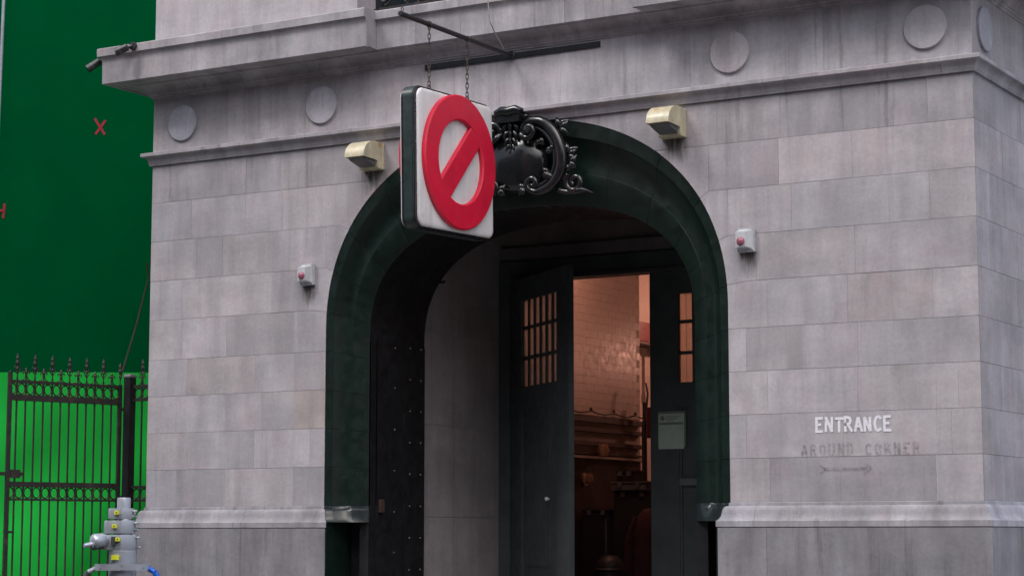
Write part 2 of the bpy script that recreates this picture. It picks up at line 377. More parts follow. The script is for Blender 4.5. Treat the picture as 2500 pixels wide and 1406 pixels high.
def arch_block(s, ci, xl):
    """block that meets the arch; s=-1 left; xl = |dx| of its far edge"""
    zb, zt = ZC[ci], ZC[ci + 1]; P = []
    def jend(z):
        if z in KINK: return KINK[z]
        return None
    kb, kt = jend(zb), jend(zt)
    b0 = [(xl, zb + GAP)]
    if kb: b0 += [(min(kb[0], xl), zb + GAP), (arch_x(kb[1]), kb[1] + GAP)]; za = kb[1]
    else: b0 += [(arch_x(zb), zb + GAP)]; za = zb
    ze = kt[1] if kt else zt
    mid = [(arch_x(za + (ze - za) * i / 8), za + (ze - za) * i / 8) for i in range(1, 8)] if ze > ZO else []
    t0 = [(arch_x(ze), ze - GAP)]
    if kt: t0 += [(min(kt[0], xl), zt - GAP)]
    t0 += [(xl, zt - GAP)]
    P = dedupe(b0 + mid + t0)
    return [(XC + s * dx, z) for dx, z in P]

def add_block(poly, color, mat='stone'):
    off = random.uniform(-0.0015, 0.0015)
    return put(MB().prism(poly, 'y', off, 0.0036), 'stone_block', mat, wall, color=color)

for ci in range(9):
    zb, zt = ZC[ci], ZC[ci + 1]
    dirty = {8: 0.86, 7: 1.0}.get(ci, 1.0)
    for side, J in (('L', LJ), ('R', RJ)):
        js = J[ci]
        if ci < 8:
            if side == 'L':
                xs = [XL] + js
                for k in range(len(xs)):
                    b, wm = SPECIAL.get((side, ci, k), (1.0, 0)); c = tone(b * dirty, 0.06, wm)
                    if k < len(xs) - 1: add_block([(xs[k] + VG, zb + GAP), (xs[k + 1] - VG, zb + GAP), (xs[k + 1] - VG, zt - GAP), (xs[k] + VG, zt - GAP)], c)
                    else: add_block(arch_block(-1, ci, XC - xs[k] - VG), c)
            else:
                xs = js + [XR]
                for k in range(len(xs)):
                    b, wm = SPECIAL.get((side, ci, k), (1.02, 0.004)); c = tone(b * dirty, 0.06, wm)
                    if k > 0: add_block([(xs[k - 1] + VG, zb + GAP), (xs[k] - VG * (k < len(xs) - 1), zb + GAP), (xs[k] - VG * (k < len(xs) - 1), zt - GAP), (xs[k - 1] + VG, zt - GAP)], c)
                    else: add_block(arch_block(1, ci, xs[k] - XC - VG), c)
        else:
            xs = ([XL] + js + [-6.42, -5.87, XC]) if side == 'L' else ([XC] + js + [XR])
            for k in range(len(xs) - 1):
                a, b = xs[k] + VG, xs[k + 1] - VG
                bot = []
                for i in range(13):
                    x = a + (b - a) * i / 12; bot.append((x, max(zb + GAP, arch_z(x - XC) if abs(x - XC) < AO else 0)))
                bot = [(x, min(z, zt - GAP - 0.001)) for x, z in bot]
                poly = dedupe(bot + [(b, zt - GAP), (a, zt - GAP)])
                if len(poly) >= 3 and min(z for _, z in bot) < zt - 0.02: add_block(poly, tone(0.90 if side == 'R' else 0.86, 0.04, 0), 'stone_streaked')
# side wall (X = 0) blocks
SJ = [[0.61, 1.5], [0.4, 1.3], [0.58, 1.5], [0.9, 1.8], [1.14], [0.36, 1.2], [0.40, 1.2], [0.8, 1.7], [0.5, 1.4]]
for ci in range(9):
    ys = [0.013] + SJ[ci] + [2.6]
    for k in range(len(ys) - 1):
        off = random.uniform(-0.0015, 0.001)
        p = [(ys[k] + (GAP if k else 0), ZC[ci] + GAP), (ys[k + 1] - GAP, ZC[ci] + GAP), (ys[k + 1] - GAP, ZC[ci + 1] - GAP), (ys[k] + (GAP if k else 0), ZC[ci + 1] - GAP)]
        put(MB().prism(p, 'x', -0.0118, off), 'stone_block', 'stone', side_wall, color=tone(0.92 if ci < 8 else 0.86, 0.06, -0.02))

# frieze
fx = [XL, -8.08, -6.60, -5.40, -4.17, -2.75, -1.40, XR]
FZ0, FZ1 = 5.905, 6.52
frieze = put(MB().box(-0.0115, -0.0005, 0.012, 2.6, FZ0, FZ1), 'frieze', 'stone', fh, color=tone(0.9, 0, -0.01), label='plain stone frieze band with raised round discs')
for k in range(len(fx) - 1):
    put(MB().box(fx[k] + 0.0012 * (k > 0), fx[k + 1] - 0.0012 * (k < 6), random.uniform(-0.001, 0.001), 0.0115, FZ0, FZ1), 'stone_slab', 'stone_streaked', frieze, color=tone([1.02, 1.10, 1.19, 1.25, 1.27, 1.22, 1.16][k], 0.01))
dm = mesh(MB().rev([(0.0, -0.028), (0.194, -0.028), (0.200, -0.024), (0.201, 0.01), (0.0, 0.01)], (0, 0, 0), 'y', 48), 'disc', 30)
for i, x in enumerate((-8.945, -7.06, -2.334, -0.419)):
    link('disc', dm, 'stone', frieze, loc=(x, 0, 6.213), color=tone([1.0, 1.12, 1.18, 1.16][i], 0.02, [-0.05, -0.01, 0, 0][i]))
dm2 = mesh(MB().rev([(0.0, 0.028), (0.194, 0.028), (0.200, 0.024), (0.201, -0.01), (0.0, -0.01)], (0, 0, 0), 'x', 48), 'disc', 30)
link('disc', dm2, 'stone', frieze, loc=(0, 0.345, 6.213), color=tone(1.0, 0.01, -0.05))

def run_front(prof, xa, xb, ml, mr, name, mat, parent, color):
    """moulding along the street front; prof = (projection, z); ml / mr = mitred end"""
    A = [(xa - (p if ml else 0), -p, z) for p, z in prof]; B = [(xb + (p if mr else 0), -p, z) for p, z in prof]
    back = [(xa, 0.0115, prof[-1][1]), (xa, 0.0115, prof[0][1])], [(xb, 0.0115, prof[-1][1]), (xb, 0.0115, prof[0][1])]
    return put(MB().loft([A + back[0], B + back[1]]), name, mat, parent, smooth=28, color=color)

def run_side(prof, x, sgn, ya, yb, name, mat, parent, color):
    """moulding along a side wall from the mitred corner backwards"""
    A = [(x + sgn * p, ya - p, z) for p, z in prof]; B = [(x + sgn * p, yb, z) for p, z in prof]
    ba = [(x - sgn * 0.0115, ya, prof[-1][1]), (x - sgn * 0.0115, ya, prof[0][1])]
    bb = [(x - sgn * 0.0115, yb, prof[-1][1]), (x - sgn * 0.0115, yb, prof[0][1])]
    return put(MB().loft([A + ba, B + bb]), name, mat, parent, smooth=28, color=color)

def cove(p0, z0, p1, z1, n=6, concave=True):
    out = []
    for i in range(n + 1):
        t = i / n * pi / 2
        if concave: out.append((p0 + (p1 - p0) * (1 - cos(t)), z0 + (z1 - z0) * sin(t)))
        else: out.append((p0 + (p1 - p0) * sin(t), z0 + (z1 - z0) * (1 - cos(t))))
    return out

# string course
SP = [(0.0, 5.767), (0.026, 5.767), (0.030, 5.785)] + cove(0.034, 5.79, 0.088, 5.858, 6) + [(0.094, 5.860), (0.099, 5.866), (0.099, 5.899), (0.094, 5.904), (0.0, 5.915)]
sx = [XL, -7.57, -5.8, -4.0, -1.76, -0.27, XR]
strc = put(MB().box(XL + 0.02, -0.02, 0.006, 0.0118, 5.77, 5.90), 'string_course', 'mortar', fh)
for k in range(len(sx) - 1):
    run_front(SP, sx[k] + 0.0015 * (k > 0), sx[k + 1] - 0.0015 * (k < 5), k == 0, k == 5, 'moulding_length', 'mould', strc, tone(1.0 + 0.02 * (k - 2), 0.02))
run_side(SP, XR, 1, 0, 2.6, 'moulding_length', 'mould', strc, tone(0.98, 0.02, -0.03))
run_side(SP, XL, -1, 0, 2.6, 'moulding_length', 'mould', strc, tone(0.95, 0.02))

# main cornice: two forward pavilions and a set-back middle under the balcony
bed = [(0.0, 6.512), (0.013, 6.514), (0.016, 6.532), (0.030, 6.536), (0.034, 6.556), (0.052, 6.562), (0.054, 6.576)] + cove(0.056, 6.578, 0.165, 6.652, 6)
CPA = bed + [(0.185, 6.654), (0.188, 6.664), (0.365, 6.676), (0.372, 6.664), (0.400, 6.662), (0.407, 6.668), (0.409, 6.900)] + cove(0.410, 6.905, 0.446, 6.968, 5) + [(0.452, 6.972), (0.454, 7.052), (0.448, 7.062), (0.0, 7.088)]
CPB = bed + [(0.178, 6.656), (0.184, 6.663), (0.216, 6.663), (0.221, 6.668), (0.223, 6.900)] + cove(0.224, 6.905, 0.260, 6.968, 5) + [(0.266, 6.972), (0.268, 7.052), (0.262, 7.062), (0.0, 7.084)]
XA, XB = -6.217, -3.154
corn = put(MB().box(XL + 0.02, -0.02, 0.006, 0.0118, 6.52, 7.08), 'cornice', 'mortar', fh)
for a, b, l, r_, P, t in ((XL, -8.07, 1, 0, CPA, 0.98), (-8.067, XA, 0, 0, CPA, 1.0), (XA + 0.001, -5.2, 0, 0, CPB, 1.05), (-5.197, -4.0, 0, 0, CPB, 1.05), (-3.997, XB - 0.001, 0, 0, CPB, 1.05),
                          (XB, -1.6, 0, 0, CPA, 1.05), (-1.597, XR, 0, 1, CPA, 1.0)):
    run_front(P, a, b, l, r_, 'cornice_length', 'mould', corn, tone(t, 0.015))
run_side(CPA, XR, 1, 0, 2.6, 'cornice_length', 'mould', corn, tone(0.95, 0.02))
run_side(CPA, XL, -1, 0, 2.6, 'cornice_length', 'mould', corn, tone(0.95, 0.02))

# base moulding and plinth
BP = [(0.103, 1.775), (0.105, 1.778), (0.105, 1.829), (0.101, 1.833)] + [(0.086, 1.845), (0.071, 1.868), (0.063, 1.90), (0.059, 1.928), (0.050, 1.950), (0.036, 1.963), (0.014, 1.966), (0.012, 1.994), (0.0, 2.0)]
PP = [(0.100, -0.02), (0.100, 1.768), (0.092, 1.772)]
PL, PR = XC - 2.195, XC + 2.195
plinth = put(MB().box(XL + 0.02, PL - 0.03, 0.002, 0.0118, 0, 1.99).box(PR + 0.03, -0.02, 0.002, 0.0118, 0, 1.99), 'plinth', 'mortar', fh)
for xs, l, r_ in (([XL, -8.05, PL - 0.014], 1, 0), ([PR + 0.014, -1.99, XR], 0, 1)):
    for k in range(2):
        run_front(PP, xs[k] + 0.0012 * (k > 0), xs[k + 1] - 0.0012 * (k == 0), l and k == 0, r_ and k == 1, 'plinth_stone', 'plinth', plinth, tone(0.60, 0.02, -0.03))
for xs, l, r_ in (([XL, -8.75, XC - AO], 1, 1), ([XC + AO, -2.12, XR], 1, 1)):
    for k in range(2):
        run_front(BP, xs[k] + 0.0012 * (k > 0) + 0.001 * (k == 0 and xs[k] > XL), xs[k + 1] - 0.0012 * (k == 0) - 0.001 * (k == 1 and xs[k + 1] < XR), l and k == 0, r_ and k == 1, 'base_moulding', 'plinth', plinth, tone(0.82, 0.02, -0.03))
run_side(PP, XR, 1, 0, 2.6, 'plinth_stone', 'plinth', plinth, tone(0.66, 0.02, -0.06)); run_side(PP, XL, -1, 0, 2.6, 'plinth_stone', 'plinth', plinth, tone(0.8, 0.02))
run_side(BP, XR, 1, 0, 2.6, 'base_moulding', 'plinth', plinth, tone(1.04, 0.02, -0.06)); run_side(BP, XL, -1, 0, 2.6, 'base_moulding', 'plinth', plinth, tone(0.9, 0.02))

# upper storey with the balcony window
up = put(MB().box(XL, -6.62, 0.0, 0.40, 7.0, 8.88), 'upper_wall', 'stone', fh, color=tone(1.12, 0, 0.01))
put(MB().box(-2.75, XR, 0.0, 0.40, 7.0, 8.88), 'upper_wall', 'stone', fh, color=tone(1.1, 0, 0.01))
bw = put(MB().box(-6.62, -2.75, 0.41, 0.46, 7.0, 8.88), 'balcony_window', 'dark_glass', fh)
for x in (-6.62, -5.98, -4.72, -3.44, -2.83): put(MB().box(x, x + 0.08, 0.34, 0.408, 7.09, 8.8), 'window_mullion', 'steel_dark', bw)
for k in range(9): put(MB().box(-5.88, -4.75, 0.36, 0.40, 7.12 + 0.07 * k, 7.165 + 0.07 * k), 'slat', 'white_slat', bw)

# ------------------------------------------------------------------ the arch surround (painted voussoirs)
def station(kind, t):
    """outer and inner edge at jamb parameter (z of outer) or arch angle"""
    if kind == 'j':
        return (AO - 0.003, t), (AI, 2.0 + (t - 2.0) * (ZI - 2.0) / (ZO - 2.0))
    c, s_ = max(0.0, cos(t)), max(0.0, sin(t))
    return ((AO - 0.003) * c ** (2 / NO), ZO + (BO - 0.003) * s_ ** (2 / NO)), (AI * c ** (2 / NI), ZI + BI * s_ ** (2 / NI))
PROF = [(0.0, 0.006), (0.19, 0.012), (0.20, 0.022), (0.215, 0.028)]
for i in range(9):                                     # hollow between the two flats
    t = i / 8; PROF.append((0.225 + 0.37 * t, 0.034 + 0.078 * t + 0.032 * sin(pi * t)))
PROF += [(0.61, 0.112), (0.63, 0.108), (0.985, 0.176), (1.0, 0.186)]
def srow(s, st, back=0.33, lift=0.0):
    (xo, zo), (xi, zi) = st
    row = [(XC + s * (xo + (xi - xo) * f), y + lift, zo + (zi - zo) * f) for f, y in PROF]
    return row + [(XC + s * xi, back, zi), (XC + s * xo, back, zo)]
def brow(s, st):
    (xo, zo), (xi, zi) = st
    row = [(XC + s * (xo + (xi - xo) * (0.01 + 0.975 * f)), y + 0.0045 + 0.016 * (0.12 < f < 0.3) + 0.012 * (0.55 < f < 0.7), zo + (zi - zo) * (0.01 + 0.975 * f)) for f, y in PROF]
    fx0, fx1 = 0.985, 0.01
    return row + [(XC + s * (xo + (xi - xo) * fx0), 0.30, zo + (zi - zo) * fx0), (XC + s * (xo + (xi - xo) * fx1), 0.30, zo + (zi - zo) * fx1)]
def th(z): return math.asin(min(1.0, ((z - ZO) / BO) ** (NO / 2)))
arch = fh and put(MB(), 'arch_surround', 'arch_joint', fh)
bpy.data.objects.remove(arch)
ab = MB()
for s in (-1, 1):
    sts = [('j', 2.0), ('j', 3.8)] + [('a', pi / 2 * i / 30) for i in range(1, 31)]
    ab.loft([brow(s, station(*q)) for q in sts])
arch = put(ab, 'arch_surround', 'arch_joint', fh, smooth=40, label='dark green glossy painted arch surround')
cuts = [('j', 2.0), ('j', 2.4), ('j', 2.8), ('j', 3.2), ('j', 3.6), ('a', th(4.012)), ('a', th(4.436)), ('a', th(4.854)), ('a', th(5.306)), ('a', th(5.62)), ('a', pi / 2)]
for s in (-1, 1):
    for k in range(len(cuts) - 1):
        (ka, ta), (kb, tb) = cuts[k], cuts[k + 1]; n = 8; rows = []
        for i in range(n + 1):
            if ka == 'j' and kb == 'j': q = ('j', ta + (tb - ta) * i / n)
            elif ka == 'j':
                q = ('j', ta + (ZO - ta) * i / 3) if i < 3 else ('a', tb * (i - 3) / (n - 3))
            else: q = ('a', ta + (tb - ta) * i / n)
            rows.append(srow(s, station(*q), 0.325))
        if s > 0 or k < len(cuts) - 2 or True:
            # 2 mm joint gap at each end
            for e, ref in ((0, 1), (-1, -2)):
                if e == -1 and k == len(cuts) - 2: continue
                if e == 0 and k == 0: continue
                a, b = rows[e], rows[ref]
                rows[e] = [tuple(Vector(p) + (Vector(q) - Vector(p)).normalized() * 0.0018) for p, q in zip(a, b)]
        put(MB().loft(rows), 'voussoir', 'arch', arch, smooth=38)
    # shaped stop at the foot of the hollow
    rows = []
    top = [(xo_, y_) for xo_, y_ in [(AO - 0.003 + (AI - AO) * f, y) for f, y in PROF]]
    for p_, z in reversed(BP[3:]):
        tau = (2.0 - z) / (2.0 - BP[3][1]); e0 = min(1.0, p_ / 0.101); e1 = tau ** 2.6; row = []
        for j, (x, y) in enumerate(top):
            f = PROF[j][0]; bx, by = 2.193 + (AI - 2.193) * f, -0.100 + 0.286 * f; e = e0 * (1 - f) + tau ** 1.7 * f
            row.append((XC + s * (x + (bx - x) * e), y + (by - y) * e, z - 0.002))
        row += [(XC + s * AI, 0.345, z - 0.002), (XC + s * 2.25, 0.345, z - 0.002)]
        rows.append(row)
    put(MB().loft(rows), 'jamb_stop', 'stop', arch, smooth=50)
    x0, x1 = sorted((XC + s * 2.194, XC + s * 2.208))
    put(MB().box(x0, x1, -0.099, 0.345, 0, 1.831), 'jamb_base', 'arch', arch)
    x0, x1 = sorted((XC + s * 2.19, XC + s * 1.90))
    put(MB().box(x0, x1, 0.348, 0.40, 0, 1.828), 'jamb_back', 'black', arch)

# black tunnel behind the arch
inner = [(AI, 0.0), (AI, 1.83), (AI, 2.8), (AI, ZI)] + [(AI * cos(pi / 2 * i / 22) ** (2 / NI), ZI + BI * sin(pi / 2 * i / 22) ** (2 / NI)) for i in range(1, 23)]
line = [(XC - dx, z) for dx, z in inner] + [(XC + dx, z) for dx, z in reversed(inner[:-1])]
outl = [(XC + (x - XC) * 1.06, z + (0.09 if z > ZI else 0)) for x, z in line]
Y0, Y1 = 0.188, 1.22
barrel = put(MB().loft([[(x, y, z) for (x, z), (X2, Z2) in zip(line, outl)] for y in (Y0, Y1)], closed=False, caps=False).loft([[(X2, y, Z2) for X2, Z2 in outl] for y in (Y0, Y1)], closed=False, caps=False)
             .loft([[(x, Y0, z) for x, z in line], [(x, Y0, z) for x, z in outl]], closed=False, caps=False).loft([[(x, Y1, z) for x, z in line], [(x, Y1, z) for x, z in outl]], closed=False, caps=False), 'gateway_tunnel', 'black', fh, smooth=30)
put(MB().box(XC - AI + 0.001, XC - AI + 0.014, 0.82, 1.215, 0, 3.7), 'steel_plate', 'black', barrel, bevel=0.003)
put(MB().box(XC - AI + 0.001, XC - AI + 0.009, 0.20, 0.30, 0, 3.7), 'steel_plate', 'black', barrel, bevel=0.003)
rm = mesh(MB().rev([(0.011, 0.0), (0.010, 0.005), (0.006, 0.009), (0.001, 0.010)], (0, 0, 0), 'x', 8), 'rivet', 40)
for z in (3.66, 3.24, 2.80, 2.37, 1.94, 1.52): link('rivet', rm, 'rivet', barrel, loc=(XC - AI, 0.655, z))
for k in range(8):
    for y in (0.925, 1.135): link('rivet', rm, 'rivet', barrel, loc=(XC - AI + 0.0142, y, 3.68 - 0.335 * k))
put(MB().box(XC - AI, XC - AI + 0.03, 0.36, 0.44, 1.93, 2.07), 'latch_plate', 'board', barrel, bevel=0.006, label='small rusty brown latch plate')
put(MB().tube([(XC - 1.70, 1.19, 4.43), (XC - 1.62, 1.17, 4.40), (XC - 1.57, 1.17, 4.41)], 0.014, 6), 'hook', 'black', barrel)

# vestibule: stone side walls, ceiling, transom
VX = 1.935
vw = MB(); 
for s in (-1, 1):
    x0, x1 = sorted((XC + s * (VX + 0.008), XC + s * 2.35)); vw.box(x0, x1, 1.225, 3.0, 0, 5.3)
vest = put(vw, 'vestibule_wall', 'mortar', fh)
for s in (-1, 1):
    for za, zb_ in ((0, 0.9), (0.9, 1.894), (1.894, 2.894), (2.894, 3.894), (3.894, 5.25)):
        for ya, yb in ((1.226, 2.99),):
            x0, x1 = sorted((XC + s * VX, XC + s * (VX + 0.0075)))
            put(MB().box(x0, x1, ya, yb, za + 0.002, zb_ - 0.002), 'stone_slab', 'inner_stone', vest, color=tone(0.72, 0.03, 0.03))
for s in (-1, 1):       # returns that close the tunnel end
    pl = [(XC + s * VX, 0.0)] + [(XC + s * (dx + 0.004), z) for dx, z in inner] + [(XC, 5.25), (XC + s * VX, 5.25)]
    put(MB().prism(pl, 'y', 1.21, 1.222), 'tunnel_return', 'vest', barrel)
put(MB().box(XC - 2.35, XC + 2.35, 1.225, 3.2, 5.25, 5.40), 'vestibule_ceiling', 'vest', fh)
tr = put(MB().box(XC - VX, XC + VX, 2.98, 3.10, 4.83, 5.25), 'transom_wall', 'vest', fh)
put(MB().box(XC - VX, XC + VX, 2.93, 2.978, 4.84, 5.0), 'transom_band', 'inner_stone', tr, bevel=0.01, color=tone(0.36, 0, 0.03))
dfm = MB().box(XC - VX, XC - 1.787, 2.90, 3.12, 0, 4.83).box(XC + 1.787, XC + VX, 2.90, 3.12, 0, 4.83).box(XC - 1.787, XC + 1.787, 2.91, 3.12, 4.60, 4.83)
dframe = put(dfm, 'door_frame', 'door', fh)
put(MB().box(XC - 1.82, XC + 1.82, 2.885, 2.908, 4.60, 4.64), 'frame_bead', 'door', dframe)

# door leaves: hinge at local origin, leaf runs along +x (left) or -x (right), faces the street (-y)
LW = 1.783
def leaf(sgn, hinge, ang, label):
    ca, sa = cos(ang), sin(ang)
    def T(x, y, z): X = x * sgn; return (hinge[0] + X * ca - y * sa, hinge[1] + X * sa + y * ca, z)
    b = MB()
    W0, W1, Z0, Z1 = 0.365, 1.43, 3.36, 4.34
    b.box(0.006, W0, -0.03, 0.03, 0.02, 4.595, T).box(W1, LW - 0.004, -0.03, 0.03, 0.02, 4.595, T)
    b.box(W0, W1, -0.03, 0.03, Z1, 4.595, T).box(W0, W1, -0.03, 0.03, 3.11, Z0, T).box(W0, W1, -0.03, 0.03, 0.02, 0.45, T)
    d = put(b, 'door', 'door', fh, label=label)
    pn = MB()
    pn.box(W0, W1, -0.012, 0.012, 0.45, 3.11, T)
    put(pn, 'recessed_panel', 'door', d)
    m_ = MB(); A0, A1, C0, C1 = W0 + 0.17, W1 - 0.22, 1.36, 3.08
    m_.prism([(A0, C0), (A1, C0), (A1, C1), (A0, C1)], 'y', -0.020, -0.0125, T)
    put(m_, 'panel_field', 'door', d)
    for q in ((W0, W0 + 0.03, 0.45, 3.11), (W1 - 0.03, W1, 0.45, 3.11), (W0 + 0.03, W1 - 0.03, 3.08, 3.11), (W0 + 0.03, W1 - 0.03, 0.45, 0.48)):
        put(MB().box(q[0], q[1], -0.024, -0.0125, q[2], q[3], T), 'panel_bead', 'door', d)
    n = 6; pitch = (W1 - W0) / n; zr = [Z0, 3.685, 4.028, Z1]
    for i in range(1, n): put(MB().box(W0 + i * pitch - 0.018, W0 + i * pitch + 0.018, -0.012, 0.010, Z0, Z1, T), 'glazing_bar', 'door', d)
    for j in (1, 2): put(MB().box(W0, W1, -0.010, 0.008, zr[j] - 0.019, zr[j] + 0.019, T), 'glazing_bar', 'door', d)
    for i in range(n):
        for j in range(3):
            a, c = W0 + i * pitch + (0.019 if i else 0.002), W0 + (i + 1) * pitch - (0.019 if i < n - 1 else 0.002)
            put(MB().box(a, c, -0.003, 0.003, zr[j] + (0.021 if j else 0.002), zr[j + 1] - (0.021 if j < 2 else 0.002), T), 'pane', 'glass', d)
    return d, T
dl, TL = leaf(1, (XC - 1.785, 2.95), -radians(38.5), 'left door leaf standing ajar towards the street')
dr, TR = leaf(-1, (XC + 1.785, 2.95), 0.0, 'right door leaf standing closed')
put(MB().rev([(0.018, 0.0), (0.010, -0.02), (0.022, -0.035), (0.022, -0.05), (0.008, -0.058), (0.001, -0.06)], TL(1.19, -0.03, 2.09), 'y', 10), 'knob', 'strobe', dl, smooth=40)
put(MB().box(1.20, 1.42, -0.052, -0.0305, 2.235, 2.315, TR), 'hasp', 'grey_kit', dr, bevel=0.004)

# floor inside
put(MB().box(XC - 2.0, XC + 2.0, 0.36, 3.1, 0.004, 0.02), 'vestibule_floor', 'paving', fh)
put(MB().box(XL + 0.42, -0.42, 3.104, 12.68, 0.004, 0.02), 'floor', 'wains', fh)
# room behind the doors
put(MB().box(XL + 0.41, XC - VX - 0.42, 3.13, 3.30, 0.02, 6.0).box(XC + VX + 0.42, -0.41, 3.13, 3.30, 0.02, 6.0).box(XC - VX - 0.42, XC - VX, 3.125, 3.30, 0.02, 6.0).box(XC + VX, XC + VX + 0.42, 3.125, 3.30, 0.02, 6.0).box(XC - VX, XC + VX, 3.125, 3.30, 4.84, 6.0), 'room_front_wall', 'plaster', fh)
put(MB().box(XL + 0.41, -0.41, 3.13, 12.68, 6.0, 6.2), 'room_ceiling', 'plaster', fh)
put(MB().box(XL + 0.402, XL + 0.46, 3.31, 12.68, 0.02, 5.99), 'room_side_wall', 'plaster', fh)
put(MB().box(XL + 0.47, -0.42, 12.6, 12.69, 0.02, 5.99), 'room_back_wall', 'plaster', fh)
put(MB().box(-0.47, -0.405, 3.31, 12.59, 0.02, 5.99), 'room_side_wall', 'plaster', fh)
PX = -7.0
pier = put(MB().box(XL + 0.47, PX - 0.008, 3.31, 7.22, 0.02, 5.99), 'tiled_pier', 'plaster', fh)
tm = mesh(MB().box(0, 0.0075, 0, 0.1982, 0, 0.0982), 'tile', None, 0.0012)
for r_ in range(20):
    for k in range(10):
        y = 7.217 - 0.2 * (k + 1) - (0.1 if r_ % 2 else 0.0)
        link('tile', tm, 'tile', pier, loc=(PX - 0.0078 + random.uniform(-0.0006, 0.0006), y, 3.22 + 0.1 * r_), rot=(0, random.uniform(-0.004, 0.004), random.uniform(-0.003, 0.003)))
put(MB().box(PX - 0.007, PX + 0.004, 3.4, 7.21, 0.02, 2.66), 'wainscot', 'wains', pier)
put(MB().box(PX - 0.007, PX + 0.05, 3.4, 7.21, 2.664, 2.70), 'dado_rail', 'plaster', pier, bevel=0.006)
for i, z in enumerate((3.13, 3.005, 2.83, 2.715)):
    put(MB().box(PX + 0.001, PX + 0.05, 4.3, 7.19, z, z + [0.07, 0.055, 0.055, 0.03][i]), 'rail_board', 'board', pier, bevel=0.004)

# ------------------------------------------------------------------ cartouche on the crown of the arch
ct = put(MB().ball((XC, 0.03, 5.37), 0.36, 0.145, 0.30, 32, 18), 'cartouche', 'cart', fh, smooth=60, label='glossy black carved cartouche with scrolls')
def spiral(cx, cz, r0, r1, a0, turns, n=26): return [(cx + (r0 + (r1 - r0) * i / n) * cos(a0 + 2 * pi * turns * i / n), cz + (r0 + (r1 - r0) * i / n) * sin(a0 + 2 * pi * turns * i / n)) for i in range(n + 1)]
def smoothp(P, n=5):
    out = []
    for i in range(len(P) - 1):
        p0, p1, p2, p3 = P[max(i - 1, 0)], P[i], P[i + 1], P[min(i + 2, len(P) - 1)]
        for k in range(n):
            t = k / n; out.append(tuple(0.5 * (2 * p1[d] + (p2[d] - p0[d]) * t + (2 * p0[d] - 5 * p1[d] + 4 * p2[d] - p3[d]) * t * t + (3 * p1[d] - p0[d] - 3 * p2[d] + p3[d]) * t ** 3) for d in (0, 1)))
    return out + [P[-1]]
rs = random.Random(3)
for s in (-1, 1):
    # big C scroll: top volute, outer sweep, bottom volute
    sp1 = list(reversed(spiral(0.215, 5.660, 0.105, 0.030, pi / 2, 1.15)))
    mid = smoothp([(0.215, 5.765), (0.34, 5.745), (0.46, 5.65), (0.545, 5.50), (0.57, 5.34), (0.535, 5.20), (0.44, 5.095), (0.30, 5.045), (0.215, 5.07)], 5)
    sp2 = spiral(0.235, 5.135, 0.070, 0.022, -1.9, -1.1, 18)
    P = sp1[:-1] + mid + sp2[1:]
    n = len(P); rad = [0.027 + 0.026 * sin(pi * min(1, max(0, (i - 20) / (n - 40)))) for i in range(n)]
    put(MB().tube([(XC + s * x, -0.075 - 0.05 * (i < 20), z) for i, (x, z) in enumerate(P)], rad, 10, flat=(1.0, 1.15), up=(0, 1, 0)), 'scroll', 'cart', ct, smooth=60)
    put(MB().tube([(XC + s * (x * 0.86 + 0.0), -0.055, 5.37 + (z - 5.37) * 0.84) for x, z in mid], 0.026, 8, up=(0, 1, 0)), 'scroll_fillet', 'cart', ct, smooth=60)
    put(MB().rev([(0.001, -0.17), (0.036, -0.165), (0.045, -0.14), (0.045, -0.03)], (XC + s * 0.215, 0, 5.655), 'y', 14), 'volute_eye', 'cart', ct, smooth=40)
    # small scroll to the side
    q = list(reversed(spiral(0.70, 5.115, 0.105, 0.025, 2.2, 1.35, 30))) ; tail = smoothp([q[-1], (0.58, 5.17), (0.53, 5.24), (0.55, 5.30)], 5)
    P2 = q + tail[1:]
    put(MB().tube([(XC + s * x, -0.045, z) for x, z in P2], [0.026 + 0.012 * i / len(P2) for i in range(len(P2))], 10, up=(0, 1, 0)), 'scroll', 'cart', ct, smooth=60)
    put(MB().tube([(XC + s * x, -0.04, z) for x, z in smoothp([(0.52, 5.05), (0.58, 5.03), (0.66, 5.02), (0.76, 5.03), (0.83, 5.02), (0.90, 4.99)], 4)], [0.03] * 8 + [0.03, 0.035, 0.04, 0.04, 0.036, 0.03, 0.024, 0.018, 0.014, 0.01, 0.008, 0.006, 0.004][:13], 8, up=(0, 1, 0)), 'leaf', 'cart', ct, smooth=60)
    # acanthus leaves: fans of curling lobes
    for cx, cz, dirn, ln_, k in ((0.53, 5.66, 0.6, 0.13, 4), (0.63, 5.39, 0.5, 0.12, 4), (0.64, 5.30, -0.5, 0.11, 4), (0.12, 5.78, 1.9, 0.10, 4), (0.31, 5.58, -1.2, 0.09, 3), (0.43, 5.24, -2.4, 0.10, 4), (0.16, 5.10, -2.8, 0.10, 3), (0.47, 5.44, 2.6, 0.09, 3)):
        for q in range(k):
            a0 = dirn + (q - (k - 1) / 2) * 0.62; l_ = ln_ * rs.uniform(0.8, 1.1); cu = 1.3 * (1 if q % 2 else -1)
            pts = []; x_, z_, aa = cx, cz, a0
            for i in range(8):
                pts.append((XC + s * x_, -0.045 - 0.035 * sin(pi * i / 7) - 0.012 * (i == 7), z_)); x_ += l_ / 7 * cos(aa); z_ += l_ / 7 * sin(aa); aa += cu / 7 * (0.3 + i / 5)
            put(MB().tube(pts, [0.010, 0.020, 0.026, 0.028, 0.026, 0.022, 0.017, 0.010], 8, flat=(0.7, 1.0), up=(0, 1, 0)), 'leaf_lobe', 'cart', ct, smooth=60)
